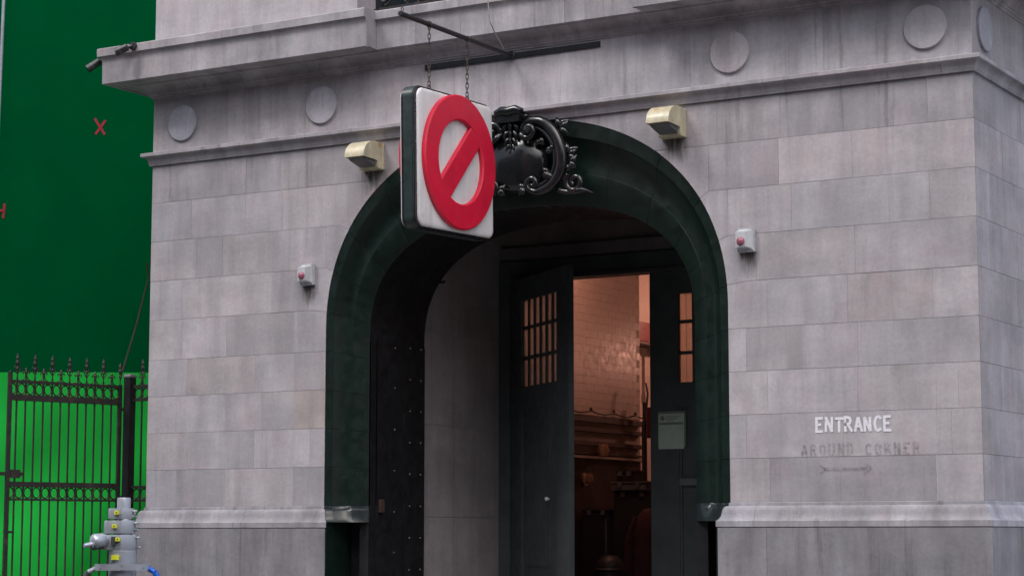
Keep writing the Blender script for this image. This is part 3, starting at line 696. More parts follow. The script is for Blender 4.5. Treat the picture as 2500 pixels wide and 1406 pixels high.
for k, (z, r_) in enumerate(((5.80, 0.07), (5.72, 0.06), (5.64, 0.055), (5.57, 0.045), (5.51, 0.035), (5.46, 0.025))):
    lm = MB()
    for d in (-1, 0, 1): lm.tube([(XC + d * r_ * 0.3, -0.07, z + 0.05), (XC + d * r_ * 0.9, -0.115 + 0.02 * abs(d), z + 0.02), (XC + d * r_ * 1.25, -0.10, z - 0.02), (XC + d * r_ * 1.2, -0.085, z - 0.05)], [0.012, r_ * 0.42, r_ * 0.34, 0.006], 8)
    put(lm, 'garland', 'cart', ct, smooth=60)
crest = MB().tube([(XC + x, -0.135, z) for x, z in ((-0.15, 5.86), (-0.08, 5.885), (0, 5.87), (0.08, 5.885), (0.15, 5.86))], [0.035, 0.045, 0.05, 0.045, 0.035], 10, up=(0, 1, 0))
crest.prism([(XC - 0.12, 5.76), (XC + 0.12, 5.76), (XC + 0.15, 5.86), (XC - 0.15, 5.86)], 'y', -0.15, 0.0)
put(crest, 'crest', 'cart', ct, smooth=40)

# ------------------------------------------------------------------ lettering on the wall
GL = {'E': [[(0.5, 1), (0, 1), (0, 0), (0.5, 0)], [(0, 0.52), (0.36, 0.52)]], 'N': [[(0, 0), (0, 1)], [(0.02, 1), (0.5, 0)], [(0.52, 0), (0.52, 1)]],
      'T': [[(0, 1), (0.62, 1)], [(0.31, 1), (0.31, 0)]],
      'R': [[(0, 0), (0, 1), (0.26, 1), (0.42, 0.94), (0.48, 0.76), (0.42, 0.56), (0.26, 0.48), (0, 0.48)], [(0.24, 0.48), (0.56, 0)]],
      'A': [[(0, 0), (0.27, 1)], [(0.33, 1), (0.62, 0)], [(0.12, 0.36), (0.5, 0.36)]],
      'C': [[(0.29 + 0.29 * cos(radians(a)), 0.5 + 0.5 * sin(radians(a))) for a in range(50, 311, 20)]],
      'O': [[(0.28 + 0.28 * cos(radians(a)), 0.5 + 0.5 * sin(radians(a))) for a in range(0, 361, 20)]],
      'U': [[(0, 1), (0, 0.25), (0.08, 0.06), (0.25, 0), (0.42, 0.06), (0.5, 0.25), (0.5, 1)]],
      'D': [[(0, 0), (0, 1), (0.22, 1), (0.42, 0.86), (0.5, 0.5), (0.42, 0.14), (0.22, 0), (0, 0)]]}
def ribbon(mb, pts, wd, y):
    pts = [Vector((p[0], 0, p[1])) for p in pts]; n = len(pts); L_, R_ = [], []
    closed = (pts[0] - pts[-1]).length < 1e-6
    for i, p in enumerate(pts):
        if closed and i in (0, n - 1): a, b = pts[-2], pts[1]
        else: a, b = pts[max(i - 1, 0)], pts[min(i + 1, n - 1)]
        d1 = (p - a).normalized() if (p - a).length > 0 else (b - p).normalized(); d2 = (b - p).normalized() if (b - p).length > 0 else d1
        t = (d1 + d2).normalized(); nn = Vector((-t.z, 0, t.x)); k = 1 / max(0.5, nn.dot(Vector((-d1.z, 0, d1.x))))
        q = p + (t * wd * 0.35 if i == n - 1 and not closed else -t * wd * 0.35 if i == 0 and not closed else Vector((0, 0, 0)))
        L_.append(q + nn * wd / 2 * k); R_.append(q - nn * wd / 2 * k)
    rows = [[(l.x, y, l.z), (r.x, y, r.z), (r.x, y + 0.0008, r.z), (l.x, y + 0.0008, l.z)] for l, r in zip(L_, R_)]
    mb.loft(rows)
def write(text, x0, z0, h, pitch, wd, jit, rs_):
    mb = MB(); x = x0; k = 0
    for ch in text:
        if ch != ' ':
            dz = rs_.uniform(-jit, jit); sc = rs_.uniform(0.95, 1.05); sh = rs_.uniform(-0.03, 0.03)
            for st in GL[ch]:
                ribbon(mb, [(x + (px * 0.90 + sh * pz) * h * sc, z0 + dz + pz * h * sc) for px, pz in st], wd, -0.0042 - 0.0009 * (k % 3)); k += 1
        x += pitch
    return mb
lt = random.Random(5)
put(write('ENTRANCE', -1.530, 2.626, 0.116, 0.0925, 0.025, 0.003, lt), 'lettering', 'paint_white', wall, label='hand painted white word ENTRANCE')
put(write('AROUND', -1.672, 2.414, 0.090, 0.0880, 0.025, 0.003, lt), 'lettering', 'paint_faded', wall, label='faded painted word AROUND')
put(write('CORNER', -1.672 + 7 * 0.088, 2.414, 0.090, 0.0880, 0.025, 0.003, lt), 'lettering', 'paint_faded', wall, label='faded painted word CORNER')
ar = MB()
ribbon(ar, [(-1.455, 2.288), (-1.30, 2.286), (-1.06, 2.289)], 0.030, -0.0042)
ribbon(ar, [(-1.075, 2.325), (-1.035, 2.308), (-1.018, 2.288), (-1.035, 2.270), (-1.075, 2.252)], 0.020, -0.0053)
ribbon(ar, [(-1.455, 2.292), (-1.498, 2.322)], 0.020, -0.0053); ribbon(ar, [(-1.455, 2.284), (-1.495, 2.252)], 0.020, -0.0064)
put(ar, 'painted_arrow', 'paint_arrow', wall, label='faded painted arrow pointing right')

def stain_mat():
    m, N, L, B = new_mat('water_stain'); out = N['Material Output']
    B.inputs['Base Color'].default_value = (0.075, 0.062, 0.052, 1); B.inputs['Roughness'].default_value = 0.95
    tc = N.new('ShaderNodeTexCoord'); sp = N.new('ShaderNodeSeparateXYZ'); L.new(tc.outputs['Generated'], sp.inputs[0])
    a = ramp(N, L, sp.outputs['Z'], 0.0, 1.0, 0.0, 1.0)
    ab = N.new('ShaderNodeMath'); ab.operation = 'PINGPONG'; L.new(sp.outputs['X'], ab.inputs[0]); ab.inputs[1].default_value = 0.5
    e = ramp(N, L, ab.outputs[0], 0.02, 0.35, 0.0, 1.0)
    n1 = ramp(N, L, noise(N, L, world_pos(N, L, (22, 22, 3.5)), 1.0, 5, 0.65), 0.36, 0.66, 0.15, 1.0)
    f = mul(N, L, mul(N, L, mul(N, L, a, e), n1), 0.72)
    t = N.new('ShaderNodeBsdfTransparent'); x = N.new('ShaderNodeMixShader'); L.new(f, x.inputs[0])
    L.new(t.outputs[0], x.inputs[1]); L.new(B.outputs[0], x.inputs[2]); L.new(x.outputs[0], out.inputs['Surface']); return m
M['stain'] = stain_mat()
for x0, x1, z0, z1 in ((-7.31, -7.10, 4.08, 4.302), (-2.29, -2.07, 4.06, 4.302), (-6.56, -6.20, 5.16, 5.452), (-3.08, -2.76, 5.20, 5.452)):
    put(MB().box(x0, x1, -0.0034, -0.0026, z0, z1), 'water_stain', 'stain', wall)

# ================================================================== fittings on the front
# hooded bulkhead lamps
def hood_lamp(xc, label):
    t = thing('wall_lamp', label, 'lamp', (xc, 0, 5.45), 'hooded lamps on the wall')
    hw = 0.118
    prof = [(0.0, 5.452), (0.0, 5.712)] + [(-0.06, 5.724), (-0.14, 5.728)] + [(-0.14 - 0.225 * sin(a), 5.555 + 0.173 * cos(a)) for a in [pi / 2 * i / 10 for i in range(1, 11)]] + [(-0.365, 5.542), (-0.345, 5.540), (-0.14, 5.535), (-0.115, 5.525), (-0.10, 5.462), (-0.09, 5.452)]
    put(MB().prism([(y - 0.003, z) for y, z in prof], 'x', xc - hw, xc + hw), 'housing', 'cream', t, smooth=30, bevel=0.0)
    put(MB().prism([(-0.128, 5.532), (-0.345, 5.537), (-0.30, 5.512), (-0.118, 5.470)], 'x', xc - hw + 0.02, xc + hw - 0.02), 'lens', 'grey_kit', t, bevel=0.004)
    put(MB().box(xc - hw - 0.012, xc + hw + 0.012, -0.03, -0.0025, 5.445, 5.722), 'back_plate', 'cream', t, bevel=0.006)
    return t
hood_lamp(-6.386, 'cream hooded wall lamp with rust streak left of the hanging sign')
hood_lamp(-2.926, 'cream hooded wall lamp right of the black cartouche')

# strobe sounders
def strobe(x0, label):
    t = thing('strobe_unit', label, 'alarm', (x0, 0, 4.30), 'alarm strobes beside the arch')
    x1 = x0 + 0.172
    put(MB().box(x0, x1, -0.055, -0.0025, 4.300, 4.522), 'back_box', 'strobe', t, bevel=0.006)
    c = MB().loft([[(x0 + 0.012, -0.056, 4.325), (x1 - 0.012, -0.056, 4.325), (x1 - 0.012, -0.056, 4.505), (x0 + 0.012, -0.056, 4.505)],
                   [(x0 + 0.020, -0.115, 4.345), (x1 - 0.062, -0.115, 4.345), (x1 - 0.062, -0.115, 4.482), (x0 + 0.020, -0.115, 4.482)]])
    put(c, 'cover', 'strobe', t, bevel=0.004)
    lens = MB().rev([(0.040, -0.112), (0.040, -0.122), (0.033, -0.134), (0.018, -0.142), (0.001, -0.145)], (x0 + 0.070, 0, 4.395), 'y', 16)
    put(lens, 'lens', 'lens_red', t, smooth=50)
    sm = mesh(MB().rev([(0.006, 0), (0.006, -0.003), (0.001, -0.0035)], (0, 0, 0), 'y', 8), 'screw')
    for dx in (0.014, 0.158):
        for dz in (4.314, 4.508): link('screw', sm, 'mast_dark', t, loc=(x0 + dx, -0.0552, dz))
strobe(-7.290, 'grey square alarm strobe with red lens left of the arch')
strobe(-2.270, 'grey square alarm strobe with red lens right of the arch')

# bullet cameras on the cornice end
def bullet(base, tip, up_, label):
    t = thing('security_camera', label, 'camera', base, 'security cameras on the cornice')
    b, e = Vector(base), Vector(tip); d = (e - b)
    put(MB().tube([b + Vector(up_) * 0.0, b + Vector(up_) * 0.03], 0.045, 14), 'mount', 'cctv', t, smooth=40)
    put(MB().tube([b + Vector(up_) * 0.03, b + d * 0.25 + Vector(up_) * 0.045], 0.016, 8), 'arm', 'cctv', t, smooth=40)
    p0, p1 = b + d * 0.18 + Vector(up_) * 0.05, e + Vector(up_) * 0.06
    ax = (p1 - p0)
    body = put(MB().tube([p0, p0 + ax * 0.08, p0 + ax * 0.62], [0.030, 0.043, 0.044], 14), 'body', 'cctv', t, smooth=40)
    put(MB().tube([p0 + ax * 0.62, p0 + ax * 0.66], 0.0458, 14), 'ring', 'cctv_ring', t, smooth=40)
    put(MB().tube([p0 + ax * 0.66, p1], [0.045, 0.047], 14), 'shroud', 'cctv', t, smooth=40)
    put(MB().tube([p1 - ax * 0.01, p1 + ax * 0.006], 0.037, 12), 'lens', 'dark_glass', body, smooth=40)
bullet((-9.285, -0.456, 7.028), (-9.43, -0.53, 6.945), (0, -1, 0), 'black bullet camera mounted on the cornice front')
bullet((-9.818, -0.30, 6.985), (-9.93, -0.42, 6.86), (-1, 0, 0), 'black bullet camera hanging off the cornice corner')

# steel bar and bracket pole
PXX = -4.72
br = thing('sign_bracket', 'dark steel bar and projecting pole fixed under the cornice', 'bracket', (PXX, 0, 6.46))
plate = put(MB().box(-5.755, -3.716, -0.022, -0.0025, 6.434, 6.490), 'wall_bar', 'steel_dark', br, bevel=0.003)
bm_ = mesh(MB().rev([(0.010, 0), (0.010, -0.006), (0.001, -0.008)], (0, 0, 0), 'y', 8), 'bolt', 40)
for x in (-5.65, -5.05, -4.40, -3.83): link('bolt', bm_, 'chain', plate, loc=(x, -0.0222, 6.462))
put(MB().tube([(PXX, -0.023, 6.463), (PXX, -0.5, 6.462), (PXX, -2.01, 6.455)], 0.024, 14), 'pole', 'pole', br, smooth=40)
put(MB().tube([(PXX, -2.008, 6.455), (PXX, -2.03, 6.455)], [0.027, 0.022], 14), 'end_cap', 'pole', br, smooth=40)
put(MB().tube([(PXX + 0.012 * cos(a), -1.99, 6.502 + 0.024 * sin(a)) for a in [2 * pi * i / 14 for i in range(14)]], 0.0045, 6, closed=True), 'eye_ring', 'chain', br, smooth=40)
put(MB().rev([(0.045, -0.023), (0.045, -0.032), (0.030, -0.040), (0.026, -0.06)], (PXX, 0, 6.463), 'y', 14), 'flange', 'pole', br, smooth=40)
stay = smoothp([(0, 0), (1, 1), (2, 2), (3, 3)], 1)
sw = put(MB().tube([(PXX, -0.155, 6.484), (PXX + 0.003, -0.24, 6.55), (PXX, -0.31, 6.60), (PXX, -0.44, 6.726), (PXX + 0.004, -0.47, 6.86), (PXX, -0.485, 7.02), (PXX, -0.40, 7.8), (PXX, -0.02, 8.3)], 0.0062, 6), 'stay_wire', 'wire')
tag(sw, 'pale stay wire running up from the sign pole', 'wire')

# hanging sign
SGX, SGY0, SGY1, SGZ0, SGZ1 = -4.72, -1.885, -0.515, 4.500, 5.835
sg = thing('hanging_sign', 'white illuminated sign box with red slashed ring hanging from pole', 'sign', (SGX, (SGY0 + SGY1) / 2, SGZ0))
TILT = radians(1.6)
cy, cz = (SGY0 + SGY1) / 2, (SGZ0 + SGZ1) / 2
def tl(x, y, z): 
    dy, dz = y - cy, z - cz; return (x, cy + dy * cos(TILT) - dz * sin(TILT), cz + dz * cos(TILT) + dy * sin(TILT))
def rrect(y0, y1, z0, z1, r, n=7):
    out = []
    for (yy, zz, a0) in ((y1 - r, z1 - r, 0), (y0 + r, z1 - r, pi / 2), (y0 + r, z0 + r, pi), (y1 - r, z0 + r, 1.5 * pi)):
        out += [(yy + r * cos(a0 + pi / 2 * i / n), zz + r * sin(a0 + pi / 2 * i / n)) for i in range(n + 1)]
    return out
def ins(d): return rrect(SGY0 + d, SGY1 - d, SGZ0 + d, SGZ1 - d, 0.115 - min(d, 0.09))
def rows_(lst): return [[tl(SGX + x, y, z) for y, z in ins(d)] for x, d in lst]
rim = put(MB().loft(rows_([(-0.050, 0.010), (-0.048, 0.0), (0.048, 0.0), (0.050, 0.010)])), 'rim', 'sign_rim', sg, smooth=40)
for s in (-1, 1):
    put(MB().loft(rows_([(s * 0.0505, 0.012), (s * 0.0505, 0.002), (s * 0.060, 0.0), (s * 0.064, 0.004), (s * 0.0645, 0.016)])), 'rim_trim', 'sign_trim', rim, smooth=40)
    put(MB().loft(rows_([(s * 0.065, 0.018), (s * 0.065, 0.008), (s * 0.073, 0.006), (s * 0.078, 0.012), (s * 0.0785, 0.020)])), 'rim_trim', 'sign_trim', rim, smooth=40)
    face = put(MB().loft(rows_([(s * 0.079, 0.026), (s * 0.088, 0.024), (s * 0.098, 0.030), (s * 0.104, 0.046), (s * 0.106, 0.075), (s * 0.1065, 0.3)])), 'face_panel', 'sign_white', sg, smooth=50)
    # red ring with slash, raised on the face
    RO, RI = 0.628, 0.390; zc_, yc_ = 5.185, cy + 0.010
    def ringpt(r, a): return (yc_ + r * cos(a), zc_ + r * 1.02 * sin(a))
    n = 72; rows = []
    for i in range(n + 1):
        a = 2 * pi * i / n
        sec = [(RI, 0.108), (RI, 0.140), (RI + 0.012, 0.150), (RO - 0.012, 0.150), (RO, 0.140), (RO, 0.108)]
        rows.append([tl(SGX + s * h, *ringpt(r, a)) for r, h in sec])
    ring = put(MB().loft(rows, True, False), 'ring', 'sign_red', sg, smooth=20)
    ang = radians(45); hw = 0.114; ln = RI + 0.05
    u, v_ = (cos(ang), sin(ang)), (-sin(ang), cos(ang))
    rows = []
    for q in (-ln, ln):
        rows.append([tl(SGX + s * h, yc_ + u[0] * q + v_[0] * e, zc_ + 1.02 * (u[1] * q + v_[1] * e)) for e, h in ((-hw, 0.108), (-hw, 0.1385), (-hw + 0.012, 0.1475), (hw - 0.012, 0.1475), (hw, 0.1385), (hw, 0.108))])
    put(MB().loft(rows), 'slash', 'sign_red', sg, smooth=20)
eyes = []
for y in (-1.533, -0.858):
    ztop = tl(0, y, SGZ1)[2]
    e = MB().tube([(SGX, y + 0.026 * cos(a), ztop + 0.026 + 0.026 * sin(a)) for a in [2 * pi * i / 16 for i in range(16)]], 0.0065, 7, closed=True).rev([(0.022, -0.004), (0.022, 0.004), (0.001, 0.0045)], (SGX, y, ztop), 'z', 10)
    put(e, 'eye_bolt', 'chain', sg, smooth=40); eyes.append((y, ztop + 0.05))
lk = MB()
def link_mesh():
    P = [(0.0125 * cos(a), 0, (0.0165 if sin(a) >= 0 else -0.0165) + 0.0125 * sin(a)) for a in [2 * pi * i / 14 for i in range(14)]]
    return mesh(MB().tube(P, 0.0044, 5, closed=True), 'chain_link', 60)
lkm = link_mesh()
for i, (y, z0) in enumerate(eyes):
    t = thing('hanging_chain', ['steel chain at the street end of the sign', 'steel chain at the wall end of the sign'][i], 'chain', (SGX, y, z0), 'chains holding the sign')
    z = z0 + 0.012; k = 0
    while z < 6.436:
        link('chain_link', lkm, 'chain', t, loc=(SGX, y, z), rot=(0, 0, (pi / 2 if k % 2 else 0) + 0.35)); z += 0.0455; k += 1
    put(MB().tube([(SGX + 0.028 * cos(a), y, 6.458 + 0.030 * sin(a)) for a in [2 * pi * j / 16 for j in range(16)]], 0.0045, 6, closed=True), 'hanger_loop', 'chain', t, smooth=40)

# balcony railing (only its foot shows)
rl = thing('balcony_railing', 'black wrought iron balcony railing above the cornice', 'railing', (XC, -0.20, 7.08))
put(MB().box(-6.20, -3.17, -0.215, -0.185, 7.078, 7.105), 'bottom_rail', 'iron', rl)
put(MB().box(-6.20, -3.17, -0.22, -0.18, 7.95, 7.99), 'top_rail', 'iron', rl)
rb = mesh(MB().box(-0.008, 0.008, -0.008, 0.008, 0, 0.85), 'baluster')
for k in range(20): link('baluster', rb, 'iron', rl, loc=(-5.72 + 0.128 * k, -0.20, 7.104))
put(MB().tube([(-6.26, -0.19, 7.09), (-6.34, -0.10, 7.088), (-6.52, -0.0, 7.09)], 0.02, 8), 'return_rail', 'iron', rl, smooth=40)
for x, r_, z in ((-6.13, 0.09, 7.215), (-5.86, 0.055, 7.165), (-5.50, 0.055, 7.165)):
    put(MB().tube([(x + q[0], -0.2, z + q[1]) for q in spiral(0, 0, r_, r_ * 0.35, -pi / 2, 1.3, 26)], 0.012, 7), 'scroll', 'iron', rl, smooth=50)

# ================================================================== left of the building
RV = (cos(YAW), sin(YAW))
def bp(s, d, z, a=(-9.6, 4.1)): return (a[0] + RV[0] * s + RV[1] * d, a[1] + RV[1] * s - RV[0] * d, z)   # d = towards the street
bd = put(MB().box(-14, 0.0, -0.10, 0.0, 0.0, 11.0, xf=lambda s, d, z: bp(s, d, z)), 'green_backdrop', 'green_dark')
tag(bd, 'tall dark green painted backdrop wall behind the gate', 'backdrop')
rows = []
for j in range(31):
    z = 0.02 + 3.635 * j / 30; row = []
    for i in range(61):
        s = -9.0 + 8.9 * i / 60
        row.append(bp(s, 0.035 * sin(s * 2.1 + z * 1.7) + (0.055 * sin(2.6 * s - 3.4 * z + 1) + 0.02 * sin(7 * s - 5 * z)) * max(0.0, 1 - z / 3.6) ** 0.7, z - 0.004 * (s + 2), (-9.6, 2.6)))
    rows.append(row)
back = [[(p[0] - RV[1] * 0.015, p[1] + RV[0] * 0.015, p[2]) for p in r] for r in rows]
gs = MB(); m_ = 61
gs.loft(rows, False, False).loft(back, False, False).loft([rows[-1], back[-1]], False, False).loft([[r[0] for r in rows], [r[0] for r in back]], False, False).loft([[r[-1] for r in rows], [r[-1] for r in back]], False, False)
tag(put(gs, 'green_screen', 'green_bright', smooth=60), 'bright green screen cloth hung low behind the iron gate', 'screen')
def tape(pts, wd, name, label):
    mb = MB()
    for k, (a, b) in enumerate(pts):
        dx, dz = b[0] - a[0], b[1] - a[1]; l = sqrt(dx * dx + dz * dz); nx, nz = -dz / l * wd / 2, dx / l * wd / 2
        q = [(a[0] + nx, a[1] + nz), (b[0] + nx, b[1] + nz), (b[0] - nx, b[1] - nz), (a[0] - nx, a[1] - nz)]
        mb.prism(q, 'y', 0.002 + 0.002 * k, 0.0035 + 0.002 * k, xf=lambda s, d, z: bp(s, d, z))
    return tag(put(mb, name, 'tape'), label, 'tape', 'red tracking marks on the backdrop')
tape([((-3.300, 7.050), (-3.165, 6.838)), ((-3.160, 7.025), (-3.285, 6.842))], 0.032, 'tape_cross', 'red tape X on the dark green backdrop')
tape([((-4.437, 5.935), (-4.45, 5.745)), ((-4.62, 5.935), (-4.60, 5.745)), ((-4.61, 5.845), (-4.445, 5.845))], 0.032, 'tape_mark', 'red tape H at the left edge of the backdrop')
st = put(MB().tube([(-10.20, 0.9, 4.85), (-10.263, 1.0, 4.672), (-10.45, 1.02, 4.12), (-10.637, 1.0, 3.573), (-10.66, 1.0, 3.50)], 0.011, 6, flat=(1.0, 0.3)), 'strap', 'strap')
tag(st, 'brown strap slung diagonally above the gate post', 'strap')
sp_ = put(MB().tube([bp(-4.60, 0.4, -0.02), bp(-4.470, 0.3, 7.0), bp(-4.425, 0.3, 10.5)], 0.022, 10), 'scaffold_pole', 'grey_pole', smooth=40)
tag(sp_, 'pale galvanised pole at the left edge of the backdrop', 'pole')

# gate leaf, standing open towards the street
ga = radians(17.2); GU = (-sin(ga), -cos(ga)); GH = (-9.995, 0.30)
def gp(s, d, z): return (GH[0] + GU[0] * s - GU[1] * d, GH[1] + GU[1] * s + GU[0] * d, z)
gate = thing('iron_gate', 'black wrought iron spiked gate leaf standing open', 'gate', (GH[0], GH[1], 0))
GW = 1.43; NB = 13; PT = (GW - 0.04) / NB
def gbox(s0, s1, z0, z1, name, d=0.018): return put(MB().box(s0, s1, -d, d, z0, z1, xf=gp), name, 'iron', gate)
gbox(0.02, 0.062, 0.08, 3.375, 'stile'); gbox(GW - 0.042, GW, 0.08, 3.45, 'stile')
for z0, z1, d in ((3.335, 3.368, 0.018), (3.145, 3.212, 0.02), (2.215, 2.272, 0.02), (2.068, 2.092, 0.016), (0.12, 0.18, 0.018)): gbox(0.064, GW - 0.044, z0, z1, 'rail', d)
gang = atan2(GU[1], GU[0])
def spear(mb, z0, h, w_):
    mb.loft([[(x * k, y * k * 0.7, z) for x, y in ((-w_, 0), (0, -w_), (w_, 0), (0, w_))] for k, z in ((0.45, z0), (0.5, z0 + h * 0.30), (1.3, z0 + h * 0.36), (0.6, z0 + h * 0.44), (1.5, z0 + h * 0.60), (0.9, z0 + h * 0.72), (1.25, z0 + h * 0.80), (0.05, z0 + h))])
pk_t = MB().box(-0.008, 0.008, -0.008, 0.008, 0.15, 3.40); spear(pk_t, 3.40, 0.26, 0.018); pk_t = mesh(pk_t, 'picket')
pk_s = MB().box(-0.008, 0.008, -0.008, 0.008, 0.15, 3.38); spear(pk_s, 3.38, 0.13, 0.015); pk_s = mesh(pk_s, 'picket')
rg = mesh(MB().tube([(0.043 * cos(a), 0, 0.056 * sin(a)) for a in [2 * pi * i / 18 for i in range(18)]], 0.0075, 6, closed=True), 'ring', 60)
cs = mesh(MB().tube([(x, 0, z) for x, z in smoothp([(0.0, 0.0), (0.028, 0.012), (0.043, 0.045), (0.040, 0.085), (0.022, 0.097), (0.012, 0.082), (0.022, 0.072)], 4)], 0.0058, 6), 'curl', 60)
cs2 = mesh(MB().tube([(-x, 0, z) for x, z in smoothp([(0.0, 0.0), (0.028, 0.012), (0.043, 0.045), (0.040, 0.085), (0.022, 0.097), (0.012, 0.082), (0.022, 0.072)], 4)], 0.0058, 6), 'curl', 60)
cs3 = mesh(MB().tube([(x, 0, z) for x, z in smoothp([(0.008, 0.0), (0.026, 0.03), (0.035, 0.055), (0.028, 0.075), (0.016, 0.068)], 4)], 0.0058, 6).tube([(-x, 0, z) for x, z in smoothp([(0.008, 0.0), (0.026, 0.03), (0.035, 0.055), (0.028, 0.075), (0.016, 0.068)], 4)], 0.0058, 6), 'curl_pair', 60)
for i in range(NB + 1):
    s = 0.041 + PT * i
    if 0 < i < NB: link('picket', pk_t if i % 2 == 0 else pk_s, 'iron', gate, loc=gp(s, 0, 0), rot=(0, 0, gang))
    if i in (0, NB): 
        pass
    if i < NB:
        link('ring', rg, 'iron', gate, loc=gp(s + PT / 2, 0, 3.274), rot=(0, 0, gang)); link('ring', rg, 'iron', gate, loc=gp(s + PT / 2, 0, 2.154), rot=(0, 0, gang))
        link('curl', cs if i % 2 == 0 else cs2, 'iron', gate, loc=gp(s + PT / 2, 0, 3.368), rot=(0, 0, gang))
    if i % 2 == 0 and 0 < i: link('curl_pair', cs3, 'iron', gate, loc=gp(s, 0, 3.44), rot=(0, 0, gang))
spm = MB(); spear(spm, 3.376, 0.25, 0.018); link('finial', mesh(spm, 'finial'), 'iron', gate, loc=gp(0.041, 0, 0), rot=(0, 0, gang))
gbox(GW - 0.20, GW + 0.18, 2.335, 2.372, 'latch_bolt', 0.024); gbox(GW - 0.16, GW - 0.04, 2.31, 2.40, 'latch_case', 0.03)
gbox(GW - 0.10, GW + 0.0, 1.72, 1.745, 'stop_lug', 0.024)
# post and the fixed panel beside the building
po = thing('gate_post', 'square black iron gate post with domed cap', 'post', (-9.90, 0.30, 0))
put(MB().box(-9.945, -9.845, 0.25, 0.35, 0, 3.455), 'shaft', 'black', po, bevel=0.006)
put(MB().loft([[(-9.895 + x * k, 0.30 + y * k, z) for x, y in ((-0.055, -0.055), (0.055, -0.055), (0.055, 0.055), (-0.055, 0.055))] for k, z in ((1, 3.456), (1, 3.472), (0.75, 3.49), (0.05, 3.50))]), 'cap', 'grey_kit', po)
for z in (3.1, 2.12, 0.6): put(MB().tube([gp(0.01, 0, z), (-9.93, 0.27, z)], 0.016, 8), 'hinge_pin', 'iron', po)
fx_ = thing('fence_panel', 'short black iron fence panel between gate post and building', 'fence', (-9.60, 0.30, 0))
for z0, z1 in ((3.335, 3.368), (3.185, 3.215), (2.215, 2.245), (2.068, 2.092), (0.12, 0.18)): put(MB().box(-9.843, -9.385, 0.284, 0.316, z0, z1), 'rail', 'iron', fx_)
for k, x in enumerate((-9.715, -9.608, -9.501)): link('picket', pk_t if k % 2 == 0 else pk_s, 'iron', fx_, loc=(x, 0.30, 0))
for x in (-9.768, -9.661, -9.554, -9.447):
    link('ring', rg, 'iron', fx_, loc=(x, 0.30, 3.275)); link('ring', rg, 'iron', fx_, loc=(x, 0.30, 2.154))
for x in (-9.715, -9.501): link('curl_pair', cs3, 'iron', fx_, loc=(x, 0.30, 3.44))
for x in (-9.768, -9.554): link('curl', cs, 'iron', fx_, loc=(x, 0.30, 3.368)); 
for x in (-9.661, -9.447): link('curl', cs2, 'iron', fx_, loc=(x, 0.30, 3.368))

# ------------------------------------------------------------------ telescopic lighting stand in the street
MX, MY = -2.670, -8.0
ms = thing('lighting_stand', 'grey telescopic lighting mast with yellow labels in the street', 'stand', (MX, MY, -0.14))
def up_cyl(r, z0, z1, name, mat='mast', n=24, x=MX, y=MY): return put(MB().rev([(r * 0.96, z0), (r, z0 + 0.004), (r, z1 - 0.004), (r * 0.95, z1)], (x, y, 0), 'z', n), name, mat, ms, smooth=40)
up_cyl(0.040, 1.80, 1.925, 'inner_tube'); up_cyl(0.049, 1.70, 1.802, 'second_tube'); up_cyl(0.058, 1.60, 1.705, 'third_tube'); outer = up_cyl(0.082, 0.25, 1.615, 'outer_tube')
VR, VF = (cos(YAW), sin(YAW)), (-sin(YAW), cos(YAW))      # casting flanges are turned along the street
def mp(a, b, z): return (MX + VR[0] * a + VF[0] * b, MY + VR[1] * a + VF[1] * b, z)
def collar(z0, z1, rl_, wl, name):
    poly = [(-wl, -0.03), (-wl + 0.015, -0.052), (0.0, -rl_ - 0.012), (rl_ * 0.8, -rl_ * 0.8), (rl_ + 0.014, -0.02), (rl_ + 0.014, 0.03), (rl_ * 0.7, rl_ * 0.8), (0, rl_ + 0.012), (-wl + 0.02, 0.045), (-wl, 0.03)]
    c = put(MB().loft([[mp(a * k, b * k, z) for a, b in poly] for k, z in ((0.98, z1), (1.0, z1 - 0.006), (1.02, z0 + 0.004), (1.0, z0))][::-1]), name, 'mast', ms, smooth=30)
    return c
c1 = collar(1.800, 1.862, 0.044, 0.085, 'collar'); c2 = collar(1.715, 1.790, 0.053, 0.108, 'collar'); c3 = collar(1.618, 1.706, 0.064, 0.12, 'collar')
for a, z, c in ((-0.030, 1.836, c1), (-0.042, 1.757, c2), (-0.018, 1.680, c3)):
    b = -0.072 if c is not c3 else -0.088
    q = put(MB().box(a - 0.012, a + 0.014, b - 0.004, b + 0.05, z - 0.011, z + 0.011, xf=mp), 'yellow_label', 'yellow', c)
    put(MB().box(a - 0.003, a + 0.004, b - 0.0052, b - 0.0042, z - 0.005, z + 0.004, xf=mp), 'label_mark', 'ink', c)
put(MB().box(-0.055, -0.028, -0.093, -0.06, 1.645, 1.695, xf=mp), 'dark_socket', 'mast_dark', c3, bevel=0.003)
put(MB().box(-0.052, -0.006, -0.088, -0.06, 1.560, 1.588, xf=mp), 'yellow_label', 'yellow', outer)
for z, r_ in ((1.845, 0.050), (1.812, 0.052), (1.775, 0.060), (1.735, 0.062), (1.690, 0.072), (1.632, 0.076)):
    put(MB().tube([mp(r_ + 0.008, -0.02, z), mp(r_ + 0.034, -0.03, z)], [0.008, 0.007], 8), 'clamp_bolt', 'grey_pole', ms, smooth=40)
for z0, z1, r_ in ((1.812, 1.845, 0.068), (1.735, 1.775, 0.078), (1.632, 1.690, 0.09)):
    put(MB().tube([mp(r_, -0.03, z0), mp(r_ + 0.008, -0.035, (z0 + z1) / 2), mp(r_, -0.03, z1)], 0.004, 6), 'clamp_bail', 'grey_pole', ms, smooth=40)
wn = put(MB().tube([mp(-0.10, -0.03, 1.672), mp(-0.115, -0.06, 1.672), mp(-0.150, -0.105, 1.668), mp(-0.160, -0.115, 1.668)], [0.036, 0.044, 0.044, 0.030], 18), 'winch_drum', 'mast', ms, smooth=45)
